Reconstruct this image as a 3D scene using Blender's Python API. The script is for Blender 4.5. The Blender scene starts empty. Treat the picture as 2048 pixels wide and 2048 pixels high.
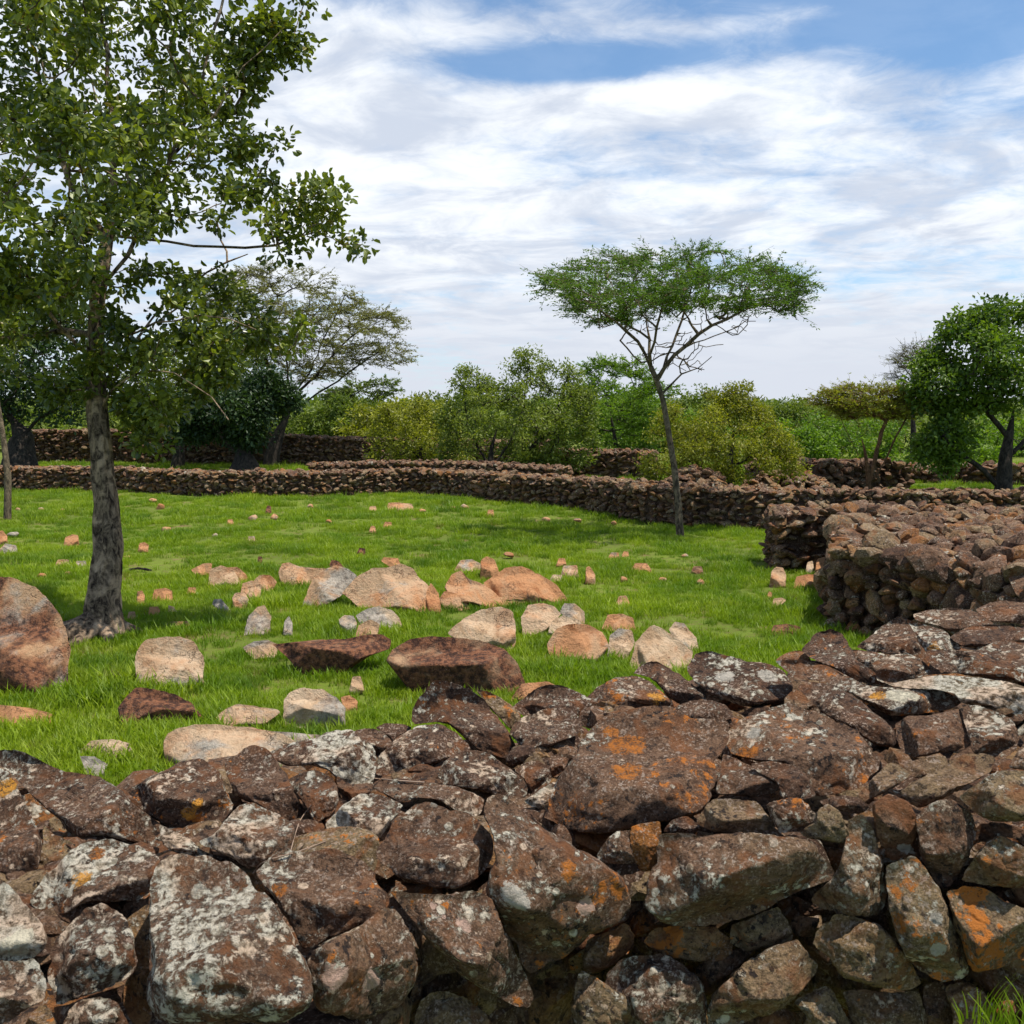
import bpy, math, random
import numpy as np
from mathutils import Vector, noise

# ------------------------------------------------------------------ camera, sky, sun, exposure
SC = bpy.context.scene
COL = SC.collection
H = 2.2                       # height of the camera above the field
F = 1908.0                    # focal length in photograph pixels (2048 wide)
VH = 821.5                    # row of the horizon
P = math.atan((1024 - VH) / F)
SUN_DIR = Vector((0.31, -0.06, 0.95)).normalized()
SUN_EL = math.asin(SUN_DIR.z)
SUN_ROT = math.atan2(SUN_DIR.x, SUN_DIR.y)

cam = bpy.data.cameras.new("camera")
cam.sensor_width = 36.0
cam.lens = 36.0 * F / 2048.0
cam.clip_start = 0.05
cam.clip_end = 6000
camo = bpy.data.objects.new("camera", cam)
COL.objects.link(camo)
camo.location = (0, 0, H)
camo.rotation_euler = (math.pi / 2 - P, 0, 0)
SC.camera = camo

sl = bpy.data.lights.new("sun", 'SUN')
sl.energy = 5.0
sl.angle = math.radians(0.5)
sl.color = (1.0, 0.94, 0.84)
so = bpy.data.objects.new("sun", sl)
COL.objects.link(so)
so.rotation_euler = SUN_DIR.to_track_quat('Z', 'Y').to_euler()

SC.view_settings.view_transform = 'Standard'
SC.view_settings.look = 'None'
SC.view_settings.exposure = 0.2
SC.view_settings.gamma = 1.0
SC.cycles.max_bounces = 6
SC.cycles.transparent_max_bounces = 6


class NT:
    """small helper round a node tree"""
    def __init__(self, tree):
        self.t = tree
        tree.nodes.clear()

    def n(self, typ, **kw):
        nd = self.t.nodes.new(typ)
        for k, v in kw.items():
            if k.startswith('i_'):
                nd.inputs[k[2:].replace('_', ' ')].default_value = v
            elif k.startswith('x'):
                nd.inputs[int(k[1:])].default_value = v
            else:
                setattr(nd, k, v)
        return nd

    def l(self, a, b):
        self.t.links.new(a, b)

    def val(self, s, x):
        if isinstance(x, (int, float)):
            s.default_value = x
        else:
            self.l(x, s)

    def m(self, op, a, b=0.0, c=0.0, clamp=False):
        nd = self.t.nodes.new('ShaderNodeMath')
        nd.operation = op
        nd.use_clamp = clamp
        self.val(nd.inputs[0], a)
        self.val(nd.inputs[1], b)
        self.val(nd.inputs[2], c)
        return nd.outputs[0]

    def smooth(self, x, lo, hi):
        nd = self.t.nodes.new('ShaderNodeMapRange')
        nd.interpolation_type = 'SMOOTHSTEP'
        self.val(nd.inputs[0], x)
        self.val(nd.inputs[1], lo)
        self.val(nd.inputs[2], hi)
        return nd.outputs[0]

    def noise(self, vec, scale, detail=4.0, rough=0.55, dist=0.0, color=False, lac=2.0):
        nd = self.t.nodes.new('ShaderNodeTexNoise')
        if vec is not None:
            self.l(vec, nd.inputs['Vector'])
        nd.inputs['Scale'].default_value = scale
        nd.inputs['Detail'].default_value = detail
        nd.inputs['Roughness'].default_value = rough
        nd.inputs['Distortion'].default_value = dist
        nd.inputs['Lacunarity'].default_value = lac
        return nd.outputs['Color' if color else 'Fac']

    def mix(self, fac, a, b, mode='MIX'):
        nd = self.t.nodes.new('ShaderNodeMix')
        nd.data_type = 'RGBA'
        nd.blend_type = mode
        self.val(nd.inputs[0], fac)
        for s, x in ((nd.inputs[6], a), (nd.inputs[7], b)):
            if isinstance(x, tuple):
                s.default_value = (x[0], x[1], x[2], 1)
            else:
                self.l(x, s)
        return nd.outputs[2]

    def ramp(self, fac, stops):
        nd = self.t.nodes.new('ShaderNodeValToRGB')
        self.val(nd.inputs[0], fac)
        els = nd.color_ramp.elements
        while len(els) < len(stops):
            els.new(0.5)
        for e, (p, c) in zip(els, stops):
            e.position = p
            e.color = (c[0], c[1], c[2], 1)
        return nd.outputs[0]


def cam_dir(u, v):
    cx = (u - 1024) / F
    cy = -(v - 1024) / F
    return np.array([cx, math.cos(P) + cy * math.sin(P), -math.sin(P) + cy * math.cos(P)])


# ---- the sky: Nishita blue with a sheet of streaky high cloud
world = bpy.data.worlds.new("World")
SC.world = world
world.use_nodes = True
W = NT(world.node_tree)
sky = W.n('ShaderNodeTexSky', sky_type='NISHITA', sun_disc=False, sun_elevation=SUN_EL,
          sun_rotation=SUN_ROT, altitude=1200.0, air_density=1.0, dust_density=0.6, ozone_density=1.5)
tc = W.n('ShaderNodeTexCoord')
sep = W.n('ShaderNodeSeparateXYZ')
W.l(tc.outputs['Generated'], sep.inputs[0])
zc = W.m('MAXIMUM', W.m('ADD', sep.outputs[2], 0.12), 0.03)
cmb = W.n('ShaderNodeCombineXYZ')
W.l(W.m('DIVIDE', sep.outputs[0], zc), cmb.inputs[0])
W.l(W.m('MULTIPLY', W.m('DIVIDE', sep.outputs[1], zc), 1.25), cmb.inputs[1])
mp = W.n('ShaderNodeMapping')
mp.inputs['Rotation'].default_value = (0, 0, math.radians(14))
mp.inputs['Location'].default_value = (3.1, 1.7, 0.0)
mp.inputs['Scale'].default_value = (0.80, 0.72, 1.0)
W.l(cmb.outputs[0], mp.inputs[0])
big = W.noise(mp.outputs[0], 0.7, 3, 0.5, 0.3)
med = W.noise(mp.outputs[0], 2.2, 8, 0.62, 0.35)
fine = W.noise(mp.outputs[0], 9.0, 6, 0.65, 0.6)
cov = W.m('ADD', W.m('MULTIPLY', big, 0.40), W.m('ADD', W.m('MULTIPLY', med, 0.50), W.m('MULTIPLY', fine, 0.34)))


def blob(u, v, ru, rv, amt):
    """opening (or thickening) of the cloud sheet in a given direction of the sky"""
    d = cam_dir(u * 1.06, v * 1.06)
    d = d / np.linalg.norm(d)
    az, el = math.atan2(d[0], d[1]), math.asin(d[2])
    a = W.m('ARCTAN2', sep.outputs[0], sep.outputs[1])
    e = W.m('ARCSINE', sep.outputs[2])
    a = W.m('DIVIDE', W.m('SUBTRACT', a, az), ru / 1800.0)
    e = W.m('DIVIDE', W.m('SUBTRACT', e, el), rv / 1800.0)
    q = W.m('ADD', W.m('MULTIPLY', a, a), W.m('MULTIPLY', e, e))
    g = W.m('POWER', 2.718, W.m('MULTIPLY', q, -1.0))
    return W.m('MULTIPLY', g, amt)


for b in ((1060, 120, 270, 30, -0.40), (720, -10, 330, 34, -0.20), (1850, 10, 190, 80, -0.55), (1420, 0, 250, 26, -0.18),
          (1130, 295, 230, 50, -0.09), (1480, 330, 200, 40, -0.08), (1480, 75, 260, 30, -0.12),
          (1120, 200, 260, 38, 0.12), (1650, 440, 330, 40, 0.12), (760, 90, 160, 60, 0.05),
          (1350, 690, 900, 150, 0.10), (1650, 150, 200, 60, 0.05), (700, 250, 200, 120, 0.08)):
    cov = W.m('ADD', cov, blob(*b))
dens = W.smooth(cov, 0.37, 0.70)
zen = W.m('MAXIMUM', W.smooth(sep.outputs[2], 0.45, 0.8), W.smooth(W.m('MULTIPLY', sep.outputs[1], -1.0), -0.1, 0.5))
dens = W.m('MULTIPLY', dens, W.m('SUBTRACT', 1.0, W.m('MULTIPLY', zen, 0.80)))  # cloud thinned out of view, overhead and behind the camera, to lower ambient light
shade = W.noise(mp.outputs[0], 3.1, 6, 0.6, 0.5)
ccol = W.mix(W.smooth(shade, 0.36, 0.62), (5.7, 6.3, 7.4), (8.9, 9.2, 9.6))
low = W.smooth(sep.outputs[2], 0.02, 0.2)
ccol = W.mix(W.m('SUBTRACT', 1.0, low), ccol, (6.3, 6.7, 7.5))
skyc = W.mix(1.0, sky.outputs[0], (0.88, 1.24, 1.40), 'MULTIPLY')
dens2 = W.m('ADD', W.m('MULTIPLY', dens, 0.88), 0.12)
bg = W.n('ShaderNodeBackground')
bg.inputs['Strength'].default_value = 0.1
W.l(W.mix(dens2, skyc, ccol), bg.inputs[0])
wo = W.n('ShaderNodeOutputWorld')
W.l(bg.outputs[0], wo.inputs[0])

# ------------------------------------------------------------------ helpers
rng = np.random.default_rng(7)
DS = 2048 / 1932.0            # display px -> photograph px
CAM = np.array([0.0, 0.0, H])


def pt(u, v, t):
    """point seen at photograph pixel (u, v) at depth t along the camera axis"""
    return CAM + t * cam_dir(u, v)


def t_ground(v):
    d = cam_dir(1024, v)
    return -H / d[2]


def gpt(u, v):
    return pt(u, v, t_ground(v))


def link(name, me, mat, parent=None):
    o = bpy.data.objects.new(name, me)
    if mat is not None:
        me.materials.append(mat)
    COL.objects.link(o)
    if parent is not None:
        o.parent = parent
    return o


def tag(o, label=None, cat=None, group=None, kind=None):
    if label: o['label'] = label
    if cat: o['category'] = cat
    if group: o['group'] = group
    if kind: o['kind'] = kind
    return o


def empty(name, loc):
    o = bpy.data.objects.new(name, None)
    o.empty_display_size = 0.2
    o.location = loc
    COL.objects.link(o)
    return o


def mesh(name, V, Fa, smooth=True, attrs=None):
    me = bpy.data.meshes.new(name)
    me.from_pydata([tuple(map(float, v)) for v in V], [], [tuple(map(int, f)) for f in Fa])
    if smooth:
        me.polygons.foreach_set('use_smooth', [True] * len(me.polygons))
    for k, arr in (attrs or {}).items():
        a = me.attributes.new(k, 'FLOAT_COLOR', 'POINT')
        a.data.foreach_set('color', np.asarray(arr, dtype=np.float32).ravel())
    me.update()
    return me


def fast_mesh(name, V, Fa, smooth=False, attrs=None):
    """V (n,3) and Fa (m,k) arrays, every face with k corners"""
    me = bpy.data.meshes.new(name)
    V = np.asarray(V, dtype=np.float32); Fa = np.asarray(Fa, dtype=np.int32)
    m, k = Fa.shape
    me.vertices.add(len(V)); me.vertices.foreach_set('co', V.ravel())
    me.loops.add(m * k); me.loops.foreach_set('vertex_index', Fa.ravel())
    me.polygons.add(m)
    me.polygons.foreach_set('loop_start', np.arange(0, m * k, k, dtype=np.int32))
    me.polygons.foreach_set('loop_total', np.full(m, k, dtype=np.int32))
    me.polygons.foreach_set('use_smooth', np.full(m, smooth))
    for kk, arr in (attrs or {}).items():
        a = me.attributes.new(kk, 'FLOAT_COLOR', 'POINT')
        a.data.foreach_set('color', np.asarray(arr, dtype=np.float32).ravel())
    me.update(calc_edges=True)
    me.validate()
    return me


# ------------------------------------------------------------------ materials
def new_mat(name):
    m = bpy.data.materials.new(name)
    m.use_nodes = True
    return m, NT(m.node_tree)


def finish(N, col, rough=0.85, bump=None, spec=0.3):
    b = N.n('ShaderNodeBsdfPrincipled')
    if isinstance(col, tuple): b.inputs['Base Color'].default_value = (*col, 1)
    else: N.l(col, b.inputs['Base Color'])
    N.val(b.inputs['Roughness'], rough)
    b.inputs['Specular IOR Level'].default_value = spec
    if bump is not None:
        N.l(bump, b.inputs['Normal'])
    o = N.n('ShaderNodeOutputMaterial')
    N.l(b.outputs[0], o.inputs[0])


def bump(N, h, strength, dist, prev=None):
    b = N.n('ShaderNodeBump')
    b.inputs['Strength'].default_value = strength
    b.inputs['Distance'].default_value = dist
    N.l(h, b.inputs['Height'])
    if prev is not None:
        N.l(prev, b.inputs['Normal'])
    return b.outputs[0]


def stone_material(name, from_object, scale=1.0, spots=()):
    """weathered basalt and sandstone with crusts of white and orange lichen.
    three numbers steer it: white lichen, orange lichen, tone of the rock"""
    m, N = new_mat(name)
    tcn = N.n('ShaderNodeTexCoord')
    oi = N.n('ShaderNodeObjectInfo')
    if from_object:
        off = N.n('ShaderNodeVectorMath', operation='ADD')
        sc = N.n('ShaderNodeVectorMath', operation='SCALE')
        cx = N.n('ShaderNodeCombineXYZ')
        for k in range(3): N.l(oi.outputs['Random'], cx.inputs[k])
        N.l(cx.outputs[0], sc.inputs[0]); sc.inputs['Scale'].default_value = 37.0
        N.l(tcn.outputs['Object'], off.inputs[0]); N.l(sc.outputs[0], off.inputs[1])
        vec = off.outputs[0]
        colsrc = oi.outputs['Color']
    else:
        at = N.n('ShaderNodeAttribute', attribute_name='kind')
        vec = tcn.outputs['Object']
        colsrc = at.outputs['Color']
    sp = N.n('ShaderNodeSeparateColor')
    N.l(colsrc, sp.inputs[0])
    lich, oran, tone = sp.outputs[0], sp.outputs[1], sp.outputs[2]
    S = scale
    n1 = N.noise(vec, 5 * S, 6, 0.6, 0.4)
    n2 = N.noise(vec, 34 * S, 8, 0.72)
    n3 = N.noise(vec, 120 * S, 5, 0.75)
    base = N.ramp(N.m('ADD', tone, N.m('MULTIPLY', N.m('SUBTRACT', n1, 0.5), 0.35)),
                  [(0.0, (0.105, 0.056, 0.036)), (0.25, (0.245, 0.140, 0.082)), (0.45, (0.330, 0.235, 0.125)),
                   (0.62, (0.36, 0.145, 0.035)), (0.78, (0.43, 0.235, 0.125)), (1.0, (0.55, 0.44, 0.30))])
    # dark grain and pale grain
    g = N.smooth(n2, 0.36, 0.62)
    base = N.mix(N.m('MULTIPLY', N.m('SUBTRACT', 1.0, g), 0.72), base, N.mix(1.0, base, (0.28, 0.25, 0.25), 'MULTIPLY'))
    pale = N.m('MULTIPLY', N.smooth(n3, 0.56, 0.68), 0.55)
    base = N.mix(pale, base, N.mix(0.5, base, (0.34, 0.25, 0.20)))
    fl = N.noise(vec, 75 * S, 3, 0.6)
    flm = N.smooth(N.noise(vec, 8 * S, 4, 0.6), 0.42, 0.62)
    base = N.mix(N.m('MULTIPLY', N.m('MULTIPLY', N.smooth(fl, 0.55, 0.62), 0.8), flm), base, N.mix(n1, (0.30, 0.20, 0.16), (0.50, 0.42, 0.33)))
    f3 = N.noise(vec, 150 * S, 2, 0.6)
    base = N.mix(N.m('MULTIPLY', N.smooth(f3, 0.58, 0.64), N.m('ADD', 0.18, N.m('MULTIPLY', flm, 0.45))), base, (0.46, 0.34, 0.25))
    base = N.mix(N.m('MULTIPLY', N.smooth(N.m('SUBTRACT', 1.0, f3), 0.56, 0.63), 0.5), base, (0.028, 0.018, 0.014))
    fl2 = N.noise(vec, 48 * S, 3, 0.65)
    base = N.mix(N.m('MULTIPLY', N.m('MULTIPLY', N.smooth(fl2, 0.54, 0.62), N.m('SUBTRACT', 1.15, flm)), 0.85), base, (0.030, 0.021, 0.018))
    # rusty stain, soft
    r1 = N.noise(vec, 9 * S, 5, 0.6, 0.8)
    base = N.mix(N.m('MULTIPLY', N.smooth(r1, 0.50, 0.66), 0.65), base, N.mix(n2, (0.12, 0.045, 0.018), (0.34, 0.13, 0.045)))
    r2 = N.noise(vec, 2.6 * S, 4, 0.6, 0.5)
    base = N.mix(N.m('MULTIPLY', N.smooth(r2, 0.50, 0.66), 0.45), base, N.mix(1.0, base, (0.42, 0.38, 0.36), 'MULTIPLY'))
    # orange lichen
    o1 = N.noise(vec, 6.5 * S, 7, 0.62, 0.7)
    thr = N.m('SUBTRACT', 0.80, N.m('MULTIPLY', oran, 0.33))
    om = N.smooth(N.m('SUBTRACT', N.m('ADD', o1, N.m('MULTIPLY', N.m('SUBTRACT', n2, 0.5), 0.9)), thr), 0.0, 0.07)
    base = N.mix(N.m('MULTIPLY', om, 0.9), base, (0.52, 0.17, 0.028))
    # white lichen: broad crusts broken by grain, and small rosettes
    w1 = N.noise(vec, 4.2 * S, 5, 0.6, 0.5)
    w2 = N.noise(vec, 30 * S, 9, 0.78, 0.2)
    wv = N.m('ADD', N.m('MULTIPLY', w1, 0.42), N.m('MULTIPLY', w2, 0.80))
    wthr = N.m('SUBTRACT', 0.768, N.m('MULTIPLY', lich, 0.215))
    wm = N.smooth(N.m('SUBTRACT', wv, wthr), 0.0, 0.05)
    vo = N.n('ShaderNodeTexVoronoi', feature='F1')
    vo.inputs['Scale'].default_value = 26 * S
    vo.inputs['Randomness'].default_value = 1.0
    N.l(vec, vo.inputs['Vector'])
    vs = N.n('ShaderNodeSeparateColor'); N.l(vo.outputs['Color'], vs.inputs[0])
    rad = N.m('MULTIPLY', N.m('MULTIPLY', vs.outputs[0], vs.outputs[0]), N.m('MULTIPLY', N.m('ADD', lich, 0.15), 0.52))
    dist = N.m('ADD', vo.outputs['Distance'], N.m('MULTIPLY', N.m('SUBTRACT', n3, 0.5), 0.35))
    rm = N.smooth(N.m('SUBTRACT', rad, dist), 0.0, 0.06)
    rm = N.m('MULTIPLY', rm, N.smooth(w1, 0.38, 0.5))
    wcol = N.mix(N.smooth(N.noise(vec, 60 * S, 4, 0.7), 0.38, 0.6), (0.24, 0.21, 0.15), (0.72, 0.66, 0.53))
    wcol = N.mix(N.smooth(N.noise(vec, 7 * S, 2), 0.48, 0.6), wcol, N.mix(1.0, wcol, (1.0, 0.82, 0.74), 'MULTIPLY'))
    base = N.mix(N.m('MULTIPLY', N.m('MAXIMUM', wm, rm), 0.88), base, wcol)
    for (sx, sy, sz, sr, scol) in spots:      # round lichen rosettes of their own colour
        ds = N.n('ShaderNodeVectorMath', operation='DISTANCE')
        N.l(tcn.outputs['Object'], ds.inputs[0]); ds.inputs[1].default_value = (sx, sy, sz)
        dd = N.m('ADD', ds.outputs['Value'], N.m('ADD', N.m('MULTIPLY', N.m('SUBTRACT', w2, 0.5), sr * 2.6), N.m('MULTIPLY', N.m('SUBTRACT', n1, 0.5), sr * 1.8)))
        sm_ = N.m('SUBTRACT', 1.0, N.smooth(dd, sr * 0.88, sr))
        if scol[2] < 0.1: sm_ = N.m('MULTIPLY', sm_, N.smooth(N.m('ADD', n3, N.m('MULTIPLY', n2, 0.6)), 0.68, 0.84))
        base = N.mix(N.m('MULTIPLY', sm_, N.m('ADD', 0.72, N.m('MULTIPLY', n3, 0.4))), base, N.mix(N.smooth(n2, 0.3, 0.7), tuple(q * 0.65 for q in scol), scol))
    hgt = N.m('ADD', N.m('MULTIPLY', n2, 0.7), N.m('ADD', N.m('MULTIPLY', n3, 0.3), N.m('MULTIPLY', N.m('MAXIMUM', wm, rm), 0.14)))
    bp = bump(N, hgt, 1.0, 0.034 / S)
    finish(N, base, 0.9, bp, 0.18)
    return m


def rock_material():
    """pale sandstone of the rocks in the grass: object colour gives (grey, orange, darkness)"""
    m, N = new_mat('sandstone')
    tcn = N.n('ShaderNodeTexCoord'); oi = N.n('ShaderNodeObjectInfo')
    off = N.n('ShaderNodeVectorMath', operation='ADD'); sc = N.n('ShaderNodeVectorMath', operation='SCALE')
    cx = N.n('ShaderNodeCombineXYZ')
    for k in range(3): N.l(oi.outputs['Random'], cx.inputs[k])
    N.l(cx.outputs[0], sc.inputs[0]); sc.inputs['Scale'].default_value = 29.0
    N.l(tcn.outputs['Object'], off.inputs[0]); N.l(sc.outputs[0], off.inputs[1])
    vec = off.outputs[0]
    sp = N.n('ShaderNodeSeparateColor'); N.l(oi.outputs['Color'], sp.inputs[0])
    grey, oran, dark = sp.outputs[0], sp.outputs[1], sp.outputs[2]
    n1 = N.noise(vec, 3.0, 6, 0.6, 0.6); n2 = N.noise(vec, 22, 8, 0.7); n3 = N.noise(vec, 90, 4, 0.7)
    base = N.mix(N.smooth(n1, 0.35, 0.65), (0.48, 0.305, 0.175), (0.70, 0.53, 0.36))
    base = N.mix(N.smooth(N.m('ADD', n1, N.m('MULTIPLY', oran, 0.5)), 0.55, 0.8), base, (0.52, 0.255, 0.12))
    gm = N.smooth(N.m('ADD', N.noise(vec, 2.2, 5, 0.6, 0.4), N.m('MULTIPLY', grey, 0.24)), 0.60, 0.72)
    base = N.mix(gm, base, N.mix(N.smooth(n2, 0.3, 0.7), (0.20, 0.17, 0.14), (0.58, 0.51, 0.42)))
    base = N.mix(N.smooth(n2, 0.54, 0.70), base, N.mix(1.0, base, (0.45, 0.36, 0.30), 'MULTIPLY'))
    st = N.noise(vec, 1.6, 7, 0.68, 1.0)
    base = N.mix(N.m('MULTIPLY', N.smooth(st, 0.52, 0.66), 0.6), base, N.mix(1.0, base, (0.62, 0.42, 0.30), 'MULTIPLY'))
    dk = N.mix(N.smooth(n2, 0.4, 0.62), (0.060, 0.028, 0.020), (0.27, 0.115, 0.058))
    dk = N.mix(N.smooth(n3, 0.62, 0.7), dk, (0.4, 0.3, 0.24))
    base = N.mix(N.smooth(N.m('ADD', n1, N.m('MULTIPLY', dark, 0.9)), 0.72, 0.95), base, dk)
    vo = N.n('ShaderNodeTexVoronoi', feature='DISTANCE_TO_EDGE'); vo.inputs['Scale'].default_value = 2.1
    wv = N.n('ShaderNodeVectorMath', operation='ADD')
    N.l(vec, wv.inputs[0]); N.l(N.noise(vec, 4, 4, 0.6, color=True), wv.inputs[1])
    N.l(wv.outputs[0], vo.inputs['Vector'])
    crack = N.m('MULTIPLY', N.m('SUBTRACT', 1.0, N.smooth(vo.outputs['Distance'], 0.0, 0.02)), N.smooth(N.noise(vec, 2.7, 3), 0.5, 0.6))
    base = N.mix(N.m('MULTIPLY', crack, 0.45), base, (0.12, 0.08, 0.055))
    h = N.m('SUBTRACT', N.m('ADD', N.m('MULTIPLY', n2, 0.8), N.m('MULTIPLY', n3, 0.2)), N.m('MULTIPLY', crack, 0.5))
    finish(N, base, 0.88, bump(N, h, 0.9, 0.06), 0.2)
    return m


def leaf_material(name, dark, light, gloss=0.45, transl=0.35, spec=0.4):
    m, N = new_mat(name)
    at = N.n('ShaderNodeAttribute', attribute_name='tint')
    sp = N.n('ShaderNodeSeparateColor'); N.l(at.outputs['Color'], sp.inputs[0])
    c = N.mix(sp.outputs[0], dark, light)
    c = N.mix(N.m('MULTIPLY', sp.outputs[1], 1.0), c, (0.20, 0.15, 0.015))
    b = N.n('ShaderNodeBsdfPrincipled')
    N.l(c, b.inputs['Base Color'])
    b.inputs['Roughness'].default_value = gloss
    b.inputs['Specular IOR Level'].default_value = spec
    tr = N.n('ShaderNodeBsdfTranslucent')
    N.l(N.mix(1.0, c, (1.5, 1.6, 0.5), 'MULTIPLY'), tr.inputs[0])
    mx = N.n('ShaderNodeMixShader'); mx.inputs[0].default_value = transl
    N.l(b.outputs[0], mx.inputs[1]); N.l(tr.outputs[0], mx.inputs[2])
    o = N.n('ShaderNodeOutputMaterial'); N.l(mx.outputs[0], o.inputs[0])
    return m


def bark_material(name, dark, light, scale=1.0, patches=0.0):
    m, N = new_mat(name)
    tcn = N.n('ShaderNodeTexCoord'); mpn = N.n('ShaderNodeMapping')
    mpn.inputs['Scale'].default_value = (1, 1, 0.45)
    N.l(tcn.outputs['Object'], mpn.inputs[0])
    v = mpn.outputs[0]
    n1 = N.noise(v, 16 * scale, 8, 0.7, 1.2); n2 = N.noise(tcn.outputs['Object'], 5 * scale, 5, 0.6, 0.5)
    n3 = N.noise(tcn.outputs['Object'], 60 * scale, 5, 0.7)
    c = N.mix(N.smooth(n1, 0.36, 0.66), dark, light)
    c = N.mix(N.m('MULTIPLY', N.smooth(n2, 0.48, 0.64), 0.75 * (1 if patches else 0.4)), c, tuple(min(1, x * (1 + 1.1 * patches)) for x in light))
    c = N.mix(N.m('MULTIPLY', N.smooth(n3, 0.5, 0.7), 0.4), c, dark)
    finish(N, c, 0.9, bump(N, N.m('ADD', n1, N.m('MULTIPLY', n3, 0.3)), 0.9, 0.035 / scale), 0.2)
    return m


M_WALL = stone_material('lichen_stone', True)
M_RUBBLE = stone_material('rubble_stone', False, 0.8)
M_ROCK = rock_material()
M_BARK = bark_material('grey_bark', (0.024, 0.015, 0.011), (0.33, 0.235, 0.155), 1.0, 0.8)
M_BARK_D = bark_material('dark_bark', (0.016, 0.013, 0.011), (0.075, 0.058, 0.045), 0.6)
M_BARK_A = bark_material('tan_bark', (0.040, 0.030, 0.021), (0.25, 0.19, 0.12), 0.8)
L_BIG = leaf_material('broad_leaf', (0.022, 0.046, 0.012), (0.240, 0.280, 0.036), 0.32, 0.28, 0.6)
L_DARK = leaf_material('evergreen_leaf', (0.010, 0.028, 0.008), (0.050, 0.090, 0.020), 0.5, 0.2)
L_ACA = leaf_material('acacia_leaflet', (0.032, 0.078, 0.010), (0.150, 0.255, 0.022), 0.55, 0.35)
L_SPARSE = leaf_material('dry_leaflet', (0.12, 0.12, 0.050), (0.27, 0.26, 0.10), 0.6, 0.35)
L_BUSH = leaf_material('olive_leaf', (0.050, 0.085, 0.014), (0.270, 0.315, 0.045), 0.5, 0.35)
L_BRIGHT = leaf_material('bright_leaf', (0.055, 0.125, 0.010), (0.190, 0.290, 0.022), 0.5, 0.4)
L_YEL = leaf_material('yellow_olive_leaf', (0.070, 0.090, 0.010), (0.360, 0.360, 0.028), 0.5, 0.35)
L_FAR = leaf_material('far_leaf', (0.050, 0.090, 0.014), (0.200, 0.250, 0.030), 0.6, 0.3)

# ------------------------------------------------------------------ ground
def ground_z(x, y):
    if y < 5.5 or y > 60: return 0.0
    z = 0.05 * noise.noise(Vector((x * 0.35, y * 0.35, 0))) + 0.02 * noise.noise(Vector((x * 1.3, y * 1.3, 3)))
    return z * min(1.0, (y - 5.5) / 3.0)


def build_ground():
    m, N = new_mat('turf')
    g = N.n('ShaderNodeNewGeometry')
    n1 = N.noise(g.outputs['Position'], 0.5, 5, 0.6); n2 = N.noise(g.outputs['Position'], 9.0, 6, 0.7)
    c = N.mix(N.smooth(n1, 0.35, 0.65), (0.10, 0.14, 0.020), (0.14, 0.19, 0.024))
    c = N.mix(N.m('MULTIPLY', N.smooth(n2, 0.45, 0.65), 0.6), c, (0.11, 0.085, 0.035))
    n3 = N.noise(g.outputs['Position'], 1.7, 6, 0.65)
    c = N.mix(N.m('MULTIPLY', N.smooth(n3, 0.56, 0.66), 0.8), c, (0.19, 0.125, 0.065))
    finish(N, c, 0.95, bump(N, n2, 0.7, 0.05), 0.1)
    xs = np.concatenate([[-3000, -400, -80, -30], np.linspace(-16, 16, 90), [30, 80, 400, 3000]])
    ys = np.concatenate([[-40, 0, 3], np.linspace(5, 30, 90), np.linspace(32, 60, 12), [90, 200, 700, 3500]])
    V = [(x, y, ground_z(x, y)) for y in ys for x in xs]
    nx = len(xs)
    Fa = [(j * nx + i, j * nx + i + 1, (j + 1) * nx + i + 1, (j + 1) * nx + i) for j in range(len(ys) - 1) for i in range(nx - 1)]
    tag(link('ground', mesh('ground', V, Fa), m), kind='structure')


build_ground()

# ------------------------------------------------------------------ stones traced as real solids
REG = {'R1': (0, 1400, 700 / 1932), 'R2': (600, 1300, 700 / 1808), 'R3': (1200, 1200, 848 / 1932),
       'R4': (0, 1000, 700 / 1932), 'R5': (600, 1000, 900 / 1932), 'R6': (1400, 900, 648 / 1932), 'D': (0, 0, DS)}


def to_px(reg, pts):
    ox, oy, s = REG[reg]
    return np.array([(ox + x * s, oy + y * s) for x, y in pts], dtype=float)


def closed_spline(p, n, soft=0.6):
    """n points along a softened closed curve through p"""
    k = len(p)
    seg = np.linalg.norm(np.roll(p, -1, 0) - p, axis=1)
    cum = np.concatenate([[0], np.cumsum(seg)])
    out = []
    for s in np.linspace(0, cum[-1], n, endpoint=False):
        i = min(int(np.searchsorted(cum, s, side='right') - 1), k - 1)
        f = (s - cum[i]) / max(seg[i], 1e-6)
        a, b, c, d = p[(i - 1) % k], p[i], p[(i + 1) % k], p[(i + 2) % k]
        cr = 0.5 * (2 * b + (c - a) * f + (2 * a - 5 * b + 4 * c - d) * f * f + (3 * b - a - 3 * c + d) * f ** 3)
        li = b + (c - b) * f
        out.append(soft * cr + (1 - soft) * li)
    return np.array(out)


def centroid(p):
    x, y = p[:, 0], p[:, 1]
    x2, y2 = np.roll(x, -1), np.roll(y, -1)
    a = x * y2 - x2 * y
    A = a.sum() / 2
    return np.array([((x + x2) * a).sum() / (6 * A), ((y + y2) * a).sum() / (6 * A)])


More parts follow.
